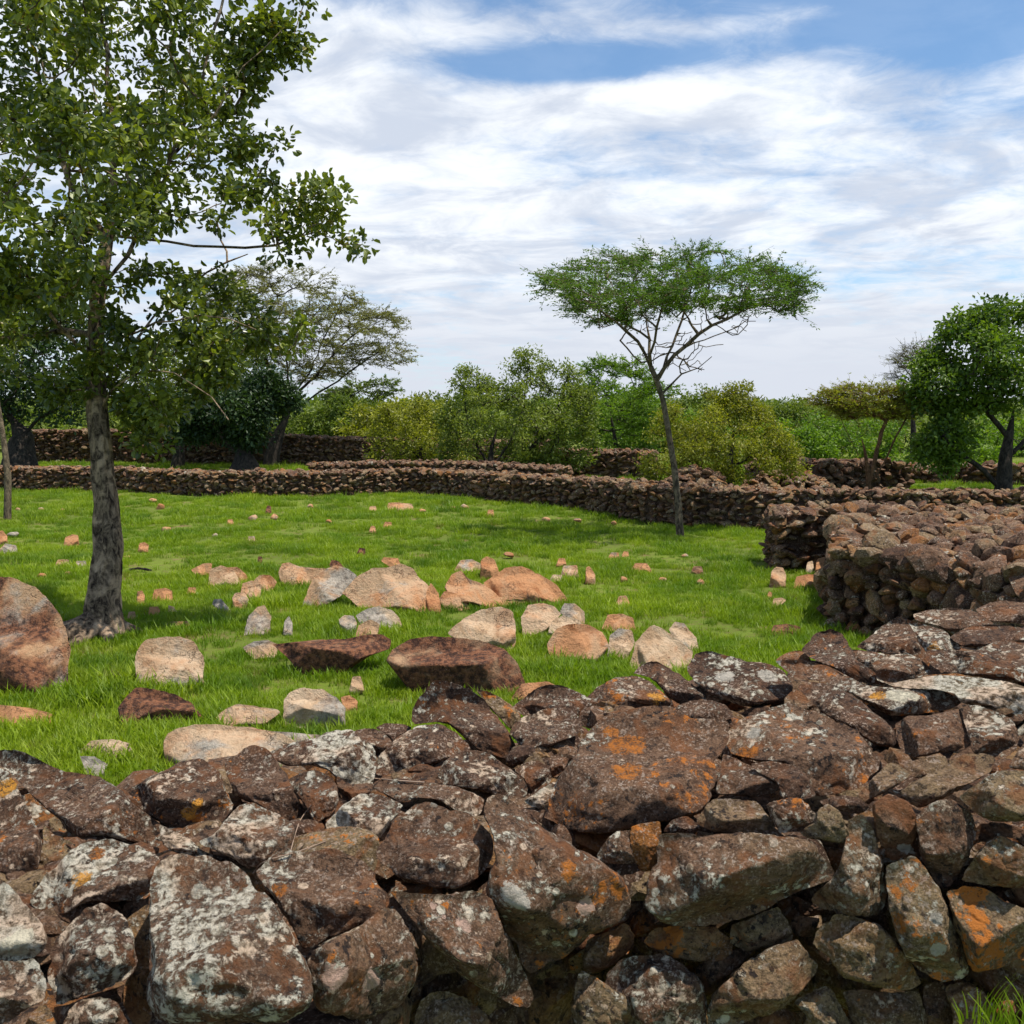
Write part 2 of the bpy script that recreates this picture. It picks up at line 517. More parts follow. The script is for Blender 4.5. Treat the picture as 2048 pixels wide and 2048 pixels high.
def traced_stone(name, px, tfun, T=None, seed=0, top=None, cuts=(), side=None, nfr=(5, 10), fd=(0.55, 0.84), NA=100, NF=22, prof=2.6, mat=None, sharp=0.5, rough=1.0):
    """a closed stone. px: outline in photograph pixels; tfun(u, v): depth of its middle section.
    The front is rounded and cut by random flat facets, the back is rounded; both then get lumps."""
    r = np.random.default_rng(seed * 17 + 3)
    ol = closed_spline(px, NA, 0.5 if sharp < 0.9 else 0.12)
    c = centroid(ol)
    tc_ = tfun(c[0], c[1])
    mpp = tc_ / F
    w = (ol[:, 0].max() - ol[:, 0].min()) * mpp / 2
    h = (ol[:, 1].max() - ol[:, 1].min()) * mpp / 2
    size = min(w, h)
    if T is None: T = 0.80 * size + 0.16 * max(w, h)
    # facets
    planes = []
    nf = r.integers(*nfr)
    for k in range(nf):
        ph = r.uniform(0, 2 * math.pi); th = math.radians(r.uniform(18, 62))
        n = np.array([math.cos(ph) * math.sin(th), math.sin(ph) * math.sin(th), math.cos(th)])
        sup = math.sqrt((w * n[0]) ** 2 + (h * n[1]) ** 2 + (T * n[2]) ** 2)
        planes.append((n, sup * r.uniform(*fd)))
    if top is not None:
        n = np.array([r.uniform(-0.2, 0.2), math.sin(top), math.cos(top)]); n /= np.linalg.norm(n)
        sup = math.sqrt((w * n[0]) ** 2 + (h * n[1]) ** 2 + (T * n[2]) ** 2)
        planes.append((n, sup * r.uniform(0.42, 0.60)))
    for ang, y0, h0 in cuts:      # a flat face at this angle to the line of sight, through height y0 of the outline
        n = np.array([r.uniform(-0.18, 0.18), math.sin(math.radians(ang)), math.cos(math.radians(ang))]); n /= np.linalg.norm(n)
        planes.append((n, n[1] * y0 * h + n[2] * h0 * T))
    if side is not None:              # two faces meeting in an upright ridge
        x0, a1, a2 = side
        for a_ in (-a1, a2):
            n = np.array([math.sin(math.radians(a_)), r.uniform(0.05, 0.45), math.cos(math.radians(a_))]); n /= np.linalg.norm(n)
            planes.append((n, n[0] * x0 * w + n[2] * 0.80 * T))
    V = []; Fa = []
    rhos = [1 - (1 - k / NF) ** 1.7 for k in range(NF)]          # 0 .. <1, dense near the rim
    rhos = [math.sin(math.pi / 2 * (k / NF)) for k in range(NF)]
    rows = []

    def ring(rho, side):
        idx = []
        for p in ol:
            q = c + (p - c) * rho
            x = (q[0] - c[0]) * mpp; y = -(q[1] - c[1]) * mpp
            base = T * (max(0.0, 1 - rho ** prof)) ** 0.5
            if side > 0:
                hh = base
                for n, d in planes:
                    ph_ = (d - n[0] * x - n[1] * y) / n[2]
                    k_ = (0.030 if sharp < 0.9 else 0.012) * size + 1e-4
                    # soft minimum
                    m_ = max(k_ - abs(hh - ph_), 0.0) / k_
                    hh = min(hh, ph_) - m_ * m_ * k_ * 0.25
                hh = max(hh, -0.12 * size * (1 - rho))
            else:
                hh = -base * 0.85
            t = tfun(q[0], q[1]) - hh
            V.append(pt(q[0], q[1], t)); idx.append(len(V) - 1)
        return idx

    for k in range(1, NF):
        rows.append(ring(rhos[k], 1))
    rows.append(ring(1.0, 1))
    nb = 6
    for k in range(1, nb):
        rows.append(ring(math.cos(math.pi / 2 * k / nb), -1))
    ctr_f = len(V); V.append(None)
    # centre front vertex = mean of first ring
    V[ctr_f] = np.mean([V[i] for i in rows[0]], axis=0)
    ctr_b = len(V); V.append(np.mean([V[i] for i in rows[-1]], axis=0) + 0.0)
    V = np.array(V)
    cen = pt(c[0], c[1], tc_)
    L = V - cen
    # lumps
    amp = 0.075 * size * rough
    sc1 = 1.6 / max(size, 0.02); off = Vector((seed * 3.7, seed * 1.3, 0))
    for i in range(len(L)):
        q = Vector(L[i])
        d = noise.noise(q * sc1 + off) * amp + noise.noise(q * sc1 * 2.7 + off) * amp * 0.45 \
            + noise.noise(q * sc1 * 6 + off) * amp * 0.30 + noise.noise(q * sc1 * 13 + off) * amp * 0.16
        ridge = 1 - abs(noise.noise(q * sc1 * 1.3 - off))
        d -= (ridge ** 7) * amp * 0.8
        ln = max(np.linalg.norm(L[i]), 1e-6)
        L[i] = L[i] * (1 + d / ln)
    for a, b in zip(rows[:-1], rows[1:]):
        for i in range(NA):
            j = (i + 1) % NA
            Fa.append((a[i], b[i], b[j], a[j]))
    for i in range(NA):
        j = (i + 1) % NA
        Fa.append((ctr_f, rows[0][i], rows[0][j]))
        Fa.append((ctr_b, rows[-1][j], rows[-1][i]))
    # the outline may run either way round: make the faces point outwards
    me = mesh(name, L, Fa)
    o = link(name, me, mat)
    o.location = cen
    f0 = me.polygons[len(me.polygons) - 2]
    if f0.normal.dot(Vector(L[ctr_f] - L[ctr_b])) < 0:
        me.flip_normals()
    return o, w, h, T, cen


# --- the near wall: a sloping top that ends in a steep front face
def ip(x, tab):
    return float(np.interp(x, [a for a, b in tab], [b for a, b in tab]))


EDGE = [(0, 2200), (300, 2080), (560, 1900), (700, 1740), (900, 1650), (1050, 1600), (1300, 1560), (1600, 1520), (1932, 1490)]
CREST = [(0, 1500), (240, 1500), (450, 1440), (700, 1400), (900, 1400), (1100, 1370), (1300, 1290), (1500, 1250), (1700, 1210), (1932, 1170)]
ZT = [(-400, 1.10), (0, 1.10), (1000, 1.13), (1500, 1.24), (1932, 1.34), (2400, 1.40)]


def wall_t(u, v):
    ud, vd = u / DS, v / DS
    ve = ip(ud, EDGE); zt = ip(ud, ZT)
    d = cam_dir(u, v)
    de = cam_dir(u, ve * DS)
    te = (zt - H) / de[2]
    if vd <= ve:
        vv = max(vd, ip(ud, CREST) - 60)
        return (zt - H) / cam_dir(u, vv * DS)[2]
    ye = te * de[1]
    z_here = H + te * d[2]
    return (ye - 0.10 * (zt - z_here)) / d[1]


WALL_STONES = [
# region, outline, white lichen, orange, tone, bias towards camera, label
('R1', [(-20,290),(60,270),(140,290),(260,350),(400,400),(560,440),(680,500),(760,580),(880,680),(960,760),(985,830),(900,860),(740,790),(600,770),(500,790),(420,790),(340,690),(250,600),(150,500),(60,400),(-20,350)], .50,.35,.16, .02, 'long brown stone sloping down from the left edge along the wall crest'),
('R1', [(-60,370),(30,380),(80,440),(150,580),(205,700),(235,800),(225,900),(190,1010),(140,1060),(80,1020),(20,980),(-60,900)], .42,.62,.12, .03, 'upright dark stone with an orange patch, under the long sloping stone'),
('R1', [(240,690),(300,740),(420,800),(370,860),(300,920),(230,990),(215,880),(235,780)], .25,.55,.45, -.06, 'small ochre stone wedged between the upright edge stone and the long sloping stone'),
('R1', [(150,1110),(210,1010),(300,920),(400,820),(490,775),(640,770),(760,800),(850,840),(890,880),(870,960),(850,1050),(800,1100),(680,1110),(560,1120),(460,1130),(360,1190),(250,1200),(170,1150)], .74,.42,.18, .03, 'flat stone streaked with white lichen and one bright orange spot, above the small lichen boulder'),
('R1', [(690,500),(780,450),(900,390),(1010,340),(1100,330),(1190,370),(1240,450),(1280,550),(1300,590),(1250,640),(1180,720),(1100,760),(1000,790),(900,700),(780,590)], .45,.60,.10, .01, 'dark crest stone with yellow-orange lichen spots, right of the grassy dip in the crest'),
('R1', [(1240,350),(1290,300),(1370,255),(1440,250),(1500,290),(1550,360),(1610,450),(1660,560),(1690,610),(1740,690),(1780,770),(1740,810),(1650,830),(1600,700),(1520,640),(1440,600),(1360,560),(1300,520),(1250,430)], .35,.45,.12, .0, 'long dark stone leaning down to the right from below the tan boulder in the grass'),
('R1', [(1090,780),(1180,740),(1240,650),(1320,580),(1400,565),(1500,610),(1600,670),(1630,740),(1620,840),(1540,860),(1460,900),(1370,930),(1290,890),(1200,830),(1130,810)], .95,.10,.20, .05, 'grey-white stone almost covered in pale lichen beside the dry stem'),
('R1', [(880,690),(960,720),(1060,770),(1100,820),(1180,860),(1100,870),(1000,860),(900,800)], .70,.0,.08, -.03, 'small dark stone with white flecks under the orange-spotted crest stone'),
('R1', [(1600,440),(1680,390),(1770,390),(1850,450),(1875,540),(1860,610),(1800,650),(1740,680),(1690,600),(1640,530)], .62,.15,.10, .02, 'small round dark stone with white rosettes above the curling dry stem'),
('R1', [(830,1000),(880,900),(930,855),(1000,840),(1120,840),(1210,860),(1300,900),(1390,960),(1460,1040),(1520,1100),(1560,1200),(1620,1310),(1680,1420),(1730,1530),(1735,1630),(1680,1720),(1570,1770),(1400,1800),(1150,1810),(950,1790),(850,1750),(810,1650),(815,1400),(820,1180)], .70,.15,.20, .10, 'large tapering slab crusted with cream lichen at the bottom left'),
('R1', [(260,1560),(265,1450),(300,1330),(380,1240),(470,1150),(560,1120),(650,1170),(710,1240),(735,1350),(750,1450),(720,1520),(620,1580),(500,1620),(380,1670),(300,1680)], .74,.25,.14, .06, 'blocky stone with grey lichen and a rusty top left of the cream-crusted slab'),
('R1', [(-60,960),(30,1010),(110,1080),(180,1170),(240,1240),(265,1310),(240,1390),(180,1430),(80,1450),(-60,1480)], .75,.15,.24, .03, 'rounded stone with large pale blotches cut by the left edge, upper of two'),
('R1', [(-60,1450),(60,1440),(190,1420),(240,1490),(262,1580),(240,1650),(150,1710),(40,1780),(-60,1810)], .62,.30,.22, .06, 'brown speckled stone in the bottom left corner below the blotched one'),
('R1', [(700,1210),(760,1160),(835,1120),(835,1300),(825,1500),(820,1640),(840,1730),(820,1800),(730,1790),(680,1680),(690,1560),(740,1500),(765,1420),(740,1300)], .40,.35,.52, -.06, 'narrow ochre stone pinched against the left side of the cream-crusted slab'),
('R1', [(130,1840),(150,1760),(190,1710),(240,1680),(290,1720),(310,1840)], .25,.6,.5, .0, 'small orange stone at the bottom edge near the left corner'),
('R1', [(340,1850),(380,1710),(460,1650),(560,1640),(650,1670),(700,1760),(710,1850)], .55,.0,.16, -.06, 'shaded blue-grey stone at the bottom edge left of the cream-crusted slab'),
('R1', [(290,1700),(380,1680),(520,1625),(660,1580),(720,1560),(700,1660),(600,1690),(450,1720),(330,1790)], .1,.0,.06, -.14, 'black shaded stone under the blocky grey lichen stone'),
('R2', [(-170,530),(-80,490),(0,470),(100,450),(180,410),(260,405),(320,440),(380,500),(400,560),(395,640),(380,700),(330,690),(260,710),(200,670),(150,630),(60,600),(-60,600),(-130,570)], .86,.18,.14, .02, 'wide low crest stone thick with white lichen, right of the tan boulder'),
('R2', [(190,650),(260,690),(380,690),(360,740),(290,770),(220,780),(195,720)], .15,.5,.16, -.04, 'small rusty block tucked under the lichen-thick crest stone'),
('R2', [(280,420),(350,400),(430,420),(480,480),(460,520),(430,570),(400,560),(350,480)], .50,.15,.12, -.05, 'small mottled stone wedged right of the lichen-thick crest stone'),
('R2', [(390,400),(440,378),(520,380),(580,400),(530,440),(480,480),(430,430)], .1,.1,.06, -.10, 'small dark stone on the crest behind the mottled wedge'),
('R2', [(400,560),(450,500),(510,440),(590,400),(680,380),(760,395),(820,430),(880,490),(870,530),(780,560),(650,600),(560,620),(440,650),(390,640)], .46,.42,.10, .02, 'dark brown oval stone with one orange blotch, below the large pointed crest stone'),
('R2', [(570,350),(600,270),(660,190),(710,155),(790,165),(870,200),(940,260),(1020,340),(1080,420),(1110,490),(1130,550),(1110,580),(1020,560),(920,520),(860,470),(770,390),(680,370),(580,385)], .42,.28,.06, .06, 'large pointed dark brown stone standing highest on the crest near the red-brown boulder'),
('R2', [(910,205),(980,215),(1060,260),(1130,320),(1145,370),(1090,410),(1040,360),(970,290)], .25,.60,.42, -.06, 'grey and orange stone leaning behind the pointed dark crest stone'),
('R2', [(1095,390),(1150,350),(1240,310),(1330,295),(1400,305),(1450,350),(1460,400),(1430,440),(1340,480),(1240,520),(1150,540),(1120,480),(1080,430)], .52,.12,.10, .04, 'bean-shaped brown stone right of the pointed dark crest stone'),
('R2', [(1095,300),(1160,240),(1230,190),(1300,175),(1390,195),(1480,240),(1560,280),(1600,310),(1550,350),(1480,365),(1440,340),(1350,320),(1240,330),(1150,340)], .52,.22,.10, -.03, 'dark low stone with white end behind the bean-shaped stone'),
('R2', [(790,230+550),(820,215+550),(1080,500),(1110,580)], .2,.1,.06, -.3, ''),
('R2', [(710,650),(730,590),(780,540),(860,515),(950,525),(1040,570),(1100,620),(1150,660),(1180,720),(1150,770),(1080,780),(980,740),(900,730),(820,710),(740,690)], .50,.10,.14, .03, 'rounded grey-brown stone in the middle of the wall top above the flat pinkish one'),
('R2', [(1110,620),(1160,580),(1230,570),(1290,600),(1300,650),(1280,700),(1200,740),(1170,700),(1150,660)], .85,.0,.08, -.01, 'small blackish stone with white rosettes left of the large rust-patched slab'),
('R2', [(1250,560),(1330,548),(1390,560),(1350,640),(1310,660),(1280,610)], .35,.1,.12, -.03, 'small wedge beside the left shoulder of the large rust-patched slab'),
('R2', [(1160,780),(1230,730),(1310,680),(1370,700),(1340,780),(1270,830),(1200,810)], .70,.30,.30, .0, 'small pale splintered stone under the left corner of the large rust-patched slab'),
('R2', [(375,710),(420,680),(510,665),(620,670),(720,690),(820,710),(900,740),(960,780),(930,850),(880,880),(780,800),(680,770),(590,770),(500,790),(440,750)], .66,.22,.20, .0, 'flat pinkish stone with white spots above the big rounded boulder'),
('R2', [(125,900),(180,840),(240,790),(310,745),(400,745),(480,770),(540,800),(500,860),(460,910),(400,980),(310,970),(200,975),(140,960)], .80,.05,.10, .02, 'dark stone with a bright cream lichen patch left of the big rounded boulder'),
('R2', [(390,1040),(430,960),(500,860),(600,800),(700,795),(800,820),(900,870),(970,930),(1005,1000),(1000,1080),(960,1140),(880,1200),(800,1235),(700,1225),(600,1210),(520,1180),(450,1130),(400,1090)], .56,.20,.12, .09, 'big rounded brown boulder in the middle of the wall above the triangular stone'),
('R2', [(950,780),(1010,730),(1070,750),(1140,810),(1230,880),(1330,950),(1450,1020),(1560,1090),(1650,1160),(1700,1240),(1705,1310),(1650,1390),(1550,1460),(1440,1540),(1330,1600),(1200,1665),(1150,1640),(1090,1500),(1020,1370),(960,1250),(970,1150),(1000,1080),(990,950),(950,860)], .42,.34,.16, .06, 'great brown slab with two round pale lichen discs in the middle of the wall'),
('R2', [(465,1250),(560,1245),(700,1255),(820,1245),(900,1235),(960,1260),(1010,1340),(1080,1480),(1140,1610),(1200,1740),(1210,1820),(1190,1860),(1120,1840),(1000,1790),(880,1710),(790,1630),(700,1540),(620,1450),(540,1350)], .46,.40,.12, .08, 'triangular brown stone pointing down with a pinkish lichen disc'),
('R2', [(20,1640),(60,1560),(160,1510),(300,1430),(420,1340),(480,1330),(540,1400),(590,1500),(610,1600),(590,1720),(540,1820),(440,1880),(320,1910),(180,1900),(90,1860),(50,1760)], .48,.25,.18, .02, 'brown stone with two pink lichen patches left of the triangular stone'),
('D', [(480,1640),(520,1610),(570,1605),(640,1600),(690,1630),(735,1690),(738,1722),(680,1750),(620,1775),(575,1790),(545,1740),(510,1690)], .55,.45,.18, .07, 'angular brown stone with silvery ridge right of the cream-crusted slab'),
('D', [(490,1625),(540,1585),(590,1570),(650,1558),(705,1570),(718,1600),(705,1650),(680,1640),(620,1610),(540,1625)], .45,.50,.42, -.02, 'tan and orange flat stone under the left side of the big rounded boulder'),
('D', [(1020,1545),(1050,1480),(1075,1430),(1110,1380),(1160,1340),(1230,1325),(1310,1350),(1375,1360),(1370,1400),(1355,1440),(1345,1500),(1315,1535),(1240,1555),(1150,1570),(1075,1570)], .40,.56,.20, .14, 'largest flat slab with rust-orange patches overhanging the wall face'),
('R2', [(610,1830),(660,1780),(740,1760),(840,1790),(930,1850),(1000,1932),(1010,1980),(600,1980)], .60,.10,.30, .0, 'shaded stone with a pale lit rim at the bottom edge under the triangular stone'),
('R2', [(1530,1060),(1580,980),(1640,935),(1720,930),(1740,1000),(1735,1100),(1640,1110),(1560,1100)], .50,.20,.20, -.01, 'small brown block directly under the overhanging rust-patched slab'),
('D', [(1190,1560),(1245,1550),(1248,1600),(1240,1640),(1210,1645),(1190,1610)], .05,.45,.54, -.01, 'ochre yellow block face beside the small brown block under the slab'),
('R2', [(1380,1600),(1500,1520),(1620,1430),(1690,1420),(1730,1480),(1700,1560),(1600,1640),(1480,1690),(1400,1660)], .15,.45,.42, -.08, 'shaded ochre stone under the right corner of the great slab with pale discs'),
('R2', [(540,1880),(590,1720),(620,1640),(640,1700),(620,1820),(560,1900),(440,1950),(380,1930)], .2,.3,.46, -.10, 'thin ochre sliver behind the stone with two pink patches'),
('R3', [(395,300),(430,245),(490,230),(580,250),(680,280),(780,290),(850,330),(880,380),(870,440),(800,475),(700,490),(600,470),(510,440),(450,390),(400,340)], .60,.05,.06, .06, 'dark crest boulder with round white lichen spots right of the cream rocks in the grass'),
('R3', [(150,330),(200,285),(260,280),(320,310),(380,350),(440,400),(500,440),(490,480),(380,480),(320,450),(270,390),(220,350)], .42,.30,.06, .01, 'dark crest stone sloping right beside the white-spotted crest boulder'),
('R3', [(-60,440),(0,390),(60,355),(150,345),(230,370),(290,420),(330,470),(300,500),(230,480),(130,470),(50,490),(-40,510)], .50,.55,.10, .0, 'dark crest stone with an orange lichen spot behind the largest slab'),
('R3', [(330,500),(400,460),(500,455),(580,480),(612,530),(560,555),(440,565),(350,565)], .40,.40,.08, .02, 'brown lumpy stone touching the back of the largest slab'),
('R3', [(840,450),(890,405),(950,440),(1000,490),(1000,540),(930,520),(850,485)], .70,.0,.28, -.02, 'small smooth grey stone above the big orange-streaked boulder'),
('R3', [(555,640),(590,590),(650,540),(740,500),(860,475),(980,510),(1080,550),(1180,600),(1250,680),(1275,750),(1240,820),(1160,860),(1060,890),(990,890),(930,830),(850,760),(700,735),(590,700)], .48,.45,.22, .10, 'big rounded boulder streaked orange and white right of the largest slab'),
('R3', [(530,830),(545,760),(560,700),(620,720),(720,770),(800,820),(830,860),(760,895),(640,895),(535,885)], .46,.05,.22, .04, 'wedge-shaped grey-brown stone under the left end of the streaked boulder'),
('R3', [(690,745),(800,735),(900,760),(960,830),(980,890),(900,915),(830,905),(800,830),(720,785)], .30,.30,.10, .05, 'dark angular stone under the middle of the streaked boulder'),
('R3', [(905,400),(960,370),(1050,380),(1130,430),(1220,490),(1300,550),(1355,610),(1345,675),(1250,660),(1150,600),(1050,540),(980,480)], .40,.05,.08, .03, 'long dark stone lying slantwise above the streaked boulder'),
('R3', [(800,280),(900,270),(1040,300),(1120,350),(1230,390),(1400,400),(1530,400),(1610,430),(1650,470),(1580,500),(1450,520),(1330,528),(1230,480),(1110,410),(1000,365),(880,350)], .55,.48,.16, .03, 'long flat stone with a cream patch and an orange spot on the right wall top'),
('R3', [(920,215),(990,150),(1050,130),(1100,150),(1140,210),(1170,270),(1240,320),(1310,380),(1270,405),(1170,375),(1080,320),(980,275),(930,245)], .36,.42,.05, .04, 'dark peaked stone with an orange edge standing up on the crest'),
('R3', [(800,275),(850,240),(910,228),(950,250),(965,295),(900,305)], .20,.10,.74, -.02, 'small pale tan stone at the left foot of the dark peaked stone'),
('R3', [(1170,215),(1250,150),(1310,100),(1360,75),(1400,100),(1440,160),(1465,235),(1400,260),(1290,245)], .60,.05,.12, .01, 'rounded mottled stone with a grey ridge right of the dark peaked stone'),
('R3', [(1395,90),(1480,110),(1570,140),(1600,170),(1650,225),(1560,240),(1480,235),(1435,160)], .66,.05,.12, -.01, 'smaller mottled stone leaning against the rounded one with the grey ridge'),
('R3', [(1425,65),(1500,45),(1600,35),(1690,45),(1760,80),(1795,110),(1700,120),(1600,145),(1520,115),(1440,92)], .55,.05,.14, .0, 'flat dark stone with a pale front on the far end of the wall top'),
('R3', [(1710,45),(1780,10),(1870,-5),(2010,0),(2010,110),(1850,105),(1780,95)], .25,.20,.16, .0, 'smooth brown stone topmost at the right edge of the near wall'),
('R3', [(1595,170),(1680,120),(1780,110),(1880,120),(1905,150),(1865,190),(1760,208),(1660,215)], .45,.10,.08, .02, 'dark flat stone with pointed right tip below the topmost smooth stone'),
('R3', [(1870,130),(1940,115),(2010,115),(2010,190),(1900,190),(1860,165)], .45,.1,.12, .0, 'small dark stone against the right edge above the long white-speckled stone'),
('R3', [(1480,245),(1500,225),(1600,230),(1700,230),(1800,190),(2010,185),(2010,385),(1850,362),(1700,348),(1560,325),(1505,295)], .58,.35,.10, .05, 'long white-speckled stone with a thin orange edge at the right border'),
('R3', [(1240,290),(1300,255),(1400,240),(1460,270),(1515,325),(1470,352),(1400,358),(1330,385),(1265,365)], .80,.05,.24, .01, 'pale grey flat stone with white scribbles right of the dark peaked stone'),
('R3', [(1150,225),(1250,235),(1310,250),(1275,310),(1200,310),(1155,265)], .50,.35,.20, -.01, 'small reddish stone between the peaked stone and the grey scribbled one'),
('R3', [(1310,385),(1420,360),(1540,340),(1700,350),(1860,370),(1965,410),(2010,500),(1900,525),(1780,485),(1650,470),(1600,425),(1500,402),(1400,402)], .88,.03,.40, .02, 'broad pale green-grey slab on the right of the wall top'),
('R3', [(1340,560),(1400,530),(1500,525),(1600,500),(1660,500),(1675,580),(1685,660),(1640,690),(1540,700),(1440,722),(1380,695),(1350,640)], .35,.40,.16, .05, 'squarish brown stone with a rusty face under the cream-patched long stone'),
('R3', [(1640,480),(1720,480),(1800,500),(1870,540),(1908,600),(1903,670),(1850,722),(1780,732),(1700,692),(1672,600)], .50,.22,.22, .04, 'rounded pinkish-brown stone below the broad pale slab'),
('R3', [(1400,740),(1480,720),(1570,710),(1585,760),(1530,800),(1440,812),(1390,782)], .40,.0,.34, .0, 'small shaded olive stone under the rusty-faced square stone'),
('R3', [(1175,885),(1220,840),(1260,790),(1320,740),(1380,760),(1422,790),(1360,840),(1290,885),(1210,910)], .25,.35,.34, .02, 'thin leaf-shaped stone under the right end of the streaked boulder'),
('R3', [(1365,875),(1450,820),(1560,760),(1660,700),(1760,695),(1800,720),(1785,780),(1700,830),(1600,885),(1500,935),(1440,950),(1380,915)], .22,.08,.38, .0, 'long olive stone slanting up to the right in the wall face'),
('R3', [(1635,895),(1720,830),(1800,780),(1880,770),(2010,790),(2010,1000),(1880,1015),(1760,1002),(1690,955)], .50,.05,.36, .02, 'broad olive-grey stone at the right edge, lit along its upper rim'),
('R3', [(1860,760),(1910,680),(1960,620),(2010,590),(2010,790),(1930,775)], .55,.05,.24, -.02, 'grey stone cut by the right edge beside the pinkish-brown rounded stone'),
('R3', [(1240,930),(1320,880),(1390,910),(1450,990),(1468,1040),(1430,1110),(1400,1170),(1330,1185),(1270,1100),(1250,1010)], .42,.08,.14, .0, 'dark stone with a lit triangular facet in the right wall face'),
('R3', [(1440,1000),(1500,930),(1600,900),(1680,960),(1722,1040),(1700,1120),(1660,1220),(1600,1305),(1550,1315),(1490,1230),(1450,1130)], .40,.30,.10, .02, 'tall dark stone with a rusty shoulder between the facet stone and the pink triangular one'),
('R3', [(1648,1275),(1690,1180),(1760,1110),(1830,1070),(1900,1100),(2010,1190),(2010,1290),(1900,1312),(1780,1305),(1700,1292)], .42,.25,.36, .04, 'pinkish triangular stone near the right edge of the wall face'),
('R3', [(1700,1080),(1730,1020),(1830,1010),(1950,1050),(2010,1070),(2010,1170),(1920,1100),(1830,1075),(1760,1105)], .2,.05,.12, -.06, 'dark shaded stone behind the pinkish triangular stone'),
('R3', [(1000,915),(1100,890),(1180,900),(1228,945),(1180,975),(1100,962),(1030,945)], .25,.15,.08, -.01, 'thin dark reddish stone above the tall narrow lichen stone'),
('R3', [(440,1015),(470,950),(520,905),(620,905),(720,920),(760,970),(798,1040),(700,1062),(600,1058),(520,1055)], .18,.10,.38, -.01, 'olive stone with a sunlit crooked ledge right of the largest slab'),
('R3', [(755,935),(830,905),(900,898),(950,930),(993,990),(970,1012),(900,1042),(820,1065),(790,1020)], .48,.35,.08, .02, 'small dark green-flecked stone beside the olive ledge stone'),
('R3', [(910,1055),(980,1012),(990,960),(1040,928),(1090,960),(1120,1020),(1142,1080),(1100,1108),(1020,1095),(940,1085)], .25,.20,.36, .02, 'small tan folded stone left of the tall narrow lichen stone'),
('R3', [(1110,1130),(1125,1060),(1130,990),(1195,968),(1240,1020),(1270,1120),(1300,1230),(1312,1340),(1292,1420),(1220,1455),(1100,1435),(1010,1415),(958,1365),(1030,1285),(1090,1200)], .48,.12,.30, .02, 'tall narrow stone with grey lichen in the middle of the right wall face'),
('R3', [(210,1300),(240,1200),(270,1070),(400,1062),(560,1058),(700,1058),(830,1075),(930,1085),(1000,1130),(1040,1190),(1062,1260),(1000,1300),(900,1332),(800,1392),(700,1442),(560,1475),(420,1495),(280,1475),(200,1400)], .50,.12,.20, .05, 'very large block with a white-crusted top edge under the largest slab'),
('R3', [(290,1055),(330,1000),(400,985),(465,1040),(420,1062)], .2,.0,.05, -.06, 'small black stone in the gap over the very large block'),
('R3', [(-60,1550),(60,1500),(110,1468),(152,1520),(152,1580),(80,1655),(0,1695),(-80,1700)], .15,.45,.46, -.03, 'shaded orange-brown stone below the pointed end of the great slab'),
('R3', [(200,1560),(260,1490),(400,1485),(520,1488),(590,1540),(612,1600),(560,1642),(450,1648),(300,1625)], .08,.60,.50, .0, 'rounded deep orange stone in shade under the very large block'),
('R3', [(600,1480),(700,1440),(810,1398),(850,1450),(882,1530),(850,1562),(760,1585),(660,1605),(592,1560)], .12,.50,.42, .0, 'brown-orange stone with a thin lit edge right of the deep orange one'),
('R3', [(20,1720),(80,1650),(180,1610),(290,1603),(380,1650),(440,1710),(478,1790),(488,1890),(475,1990),(200,1990),(100,1870),(20,1800)], .56,.0,.06, .05, 'round black stone with blue-grey lichen at the bottom of the wall'),
('R3', [(-90,1680),(-20,1720),(40,1760),(140,1830),(220,1900),(245,1990),(-120,1990),(-120,1800)], .52,.30,.36, .06, 'pale slanting stone at the bottom edge left of the round black stone'),
('R3', [(490,1930),(510,1800),(600,1700),(680,1630),(790,1580),(900,1542),(960,1600),(998,1670),(960,1745),(880,1825),(780,1885),(660,1930),(560,1990)], .44,.12,.32, .06, 'large oval grey-olive stone leaning right at the bottom of the wall'),
('R3', [(430,1680),(520,1620),(620,1590),(700,1600),(640,1665),(560,1745),(500,1800),(450,1770)], .10,.15,.22, -.04, 'dull reddish stone behind the large oval olive stone'),
('R3', [(965,1565),(1000,1480),(1070,1432),(1150,1438),(1260,1470),(1330,1530),(1390,1600),(1440,1690),(1475,1755),(1420,1785),(1300,1775),(1160,1742),(1100,1722),(1040,1640)], .32,.25,.42, .05, 'jagged tan and grey stone with a bright diagonal ledge low in the wall'),
('R3', [(860,1480),(900,1440),(1000,1450),(990,1490),(960,1540),(890,1530)], .05,.20,.20, -.05, 'small dark red stone left of the jagged ledge stone'),
('R3', [(1305,1210),(1360,1190),(1420,1168),(1470,1200),(1530,1290),(1580,1390),(1620,1500),(1662,1600),(1678,1690),(1650,1722),(1570,1748),(1480,1702),(1400,1642),(1350,1540),(1318,1430),(1298,1300)], .50,.45,.36, .06, 'tall pale grey-brown slab with an orange blotch standing in the right wall face'),
('R3', [(1578,1340),(1640,1303),(1740,1310),(1850,1360),(1930,1400),(2010,1440),(2010,1640),(1900,1642),(1800,1685),(1700,1695),(1662,1600),(1620,1480)], .15,.75,.34, .05, 'round pitted rusty-orange stone near the bottom right corner'),
('R3', [(1840,1330),(1900,1305),(2010,1295),(2010,1420),(1930,1395),(1870,1365)], .35,.05,.34, -.02, 'small olive stone wedged above the pitted rusty stone at the right edge'),
('R3', [(875,1830),(960,1785),(1040,1755),(1100,1850),(1165,1990),(920,1990),(935,1890)], .40,.20,.38, .04, 'tan stone with a flat sunlit top at the bottom edge'),
('R3', [(1105,1785),(1200,1770),(1340,1790),(1450,1780),(1482,1860),(1485,1990),(1170,1990),(1135,1880)], .38,.15,.30, .0, 'grey-brown block at the bottom edge below the jagged ledge stone'),
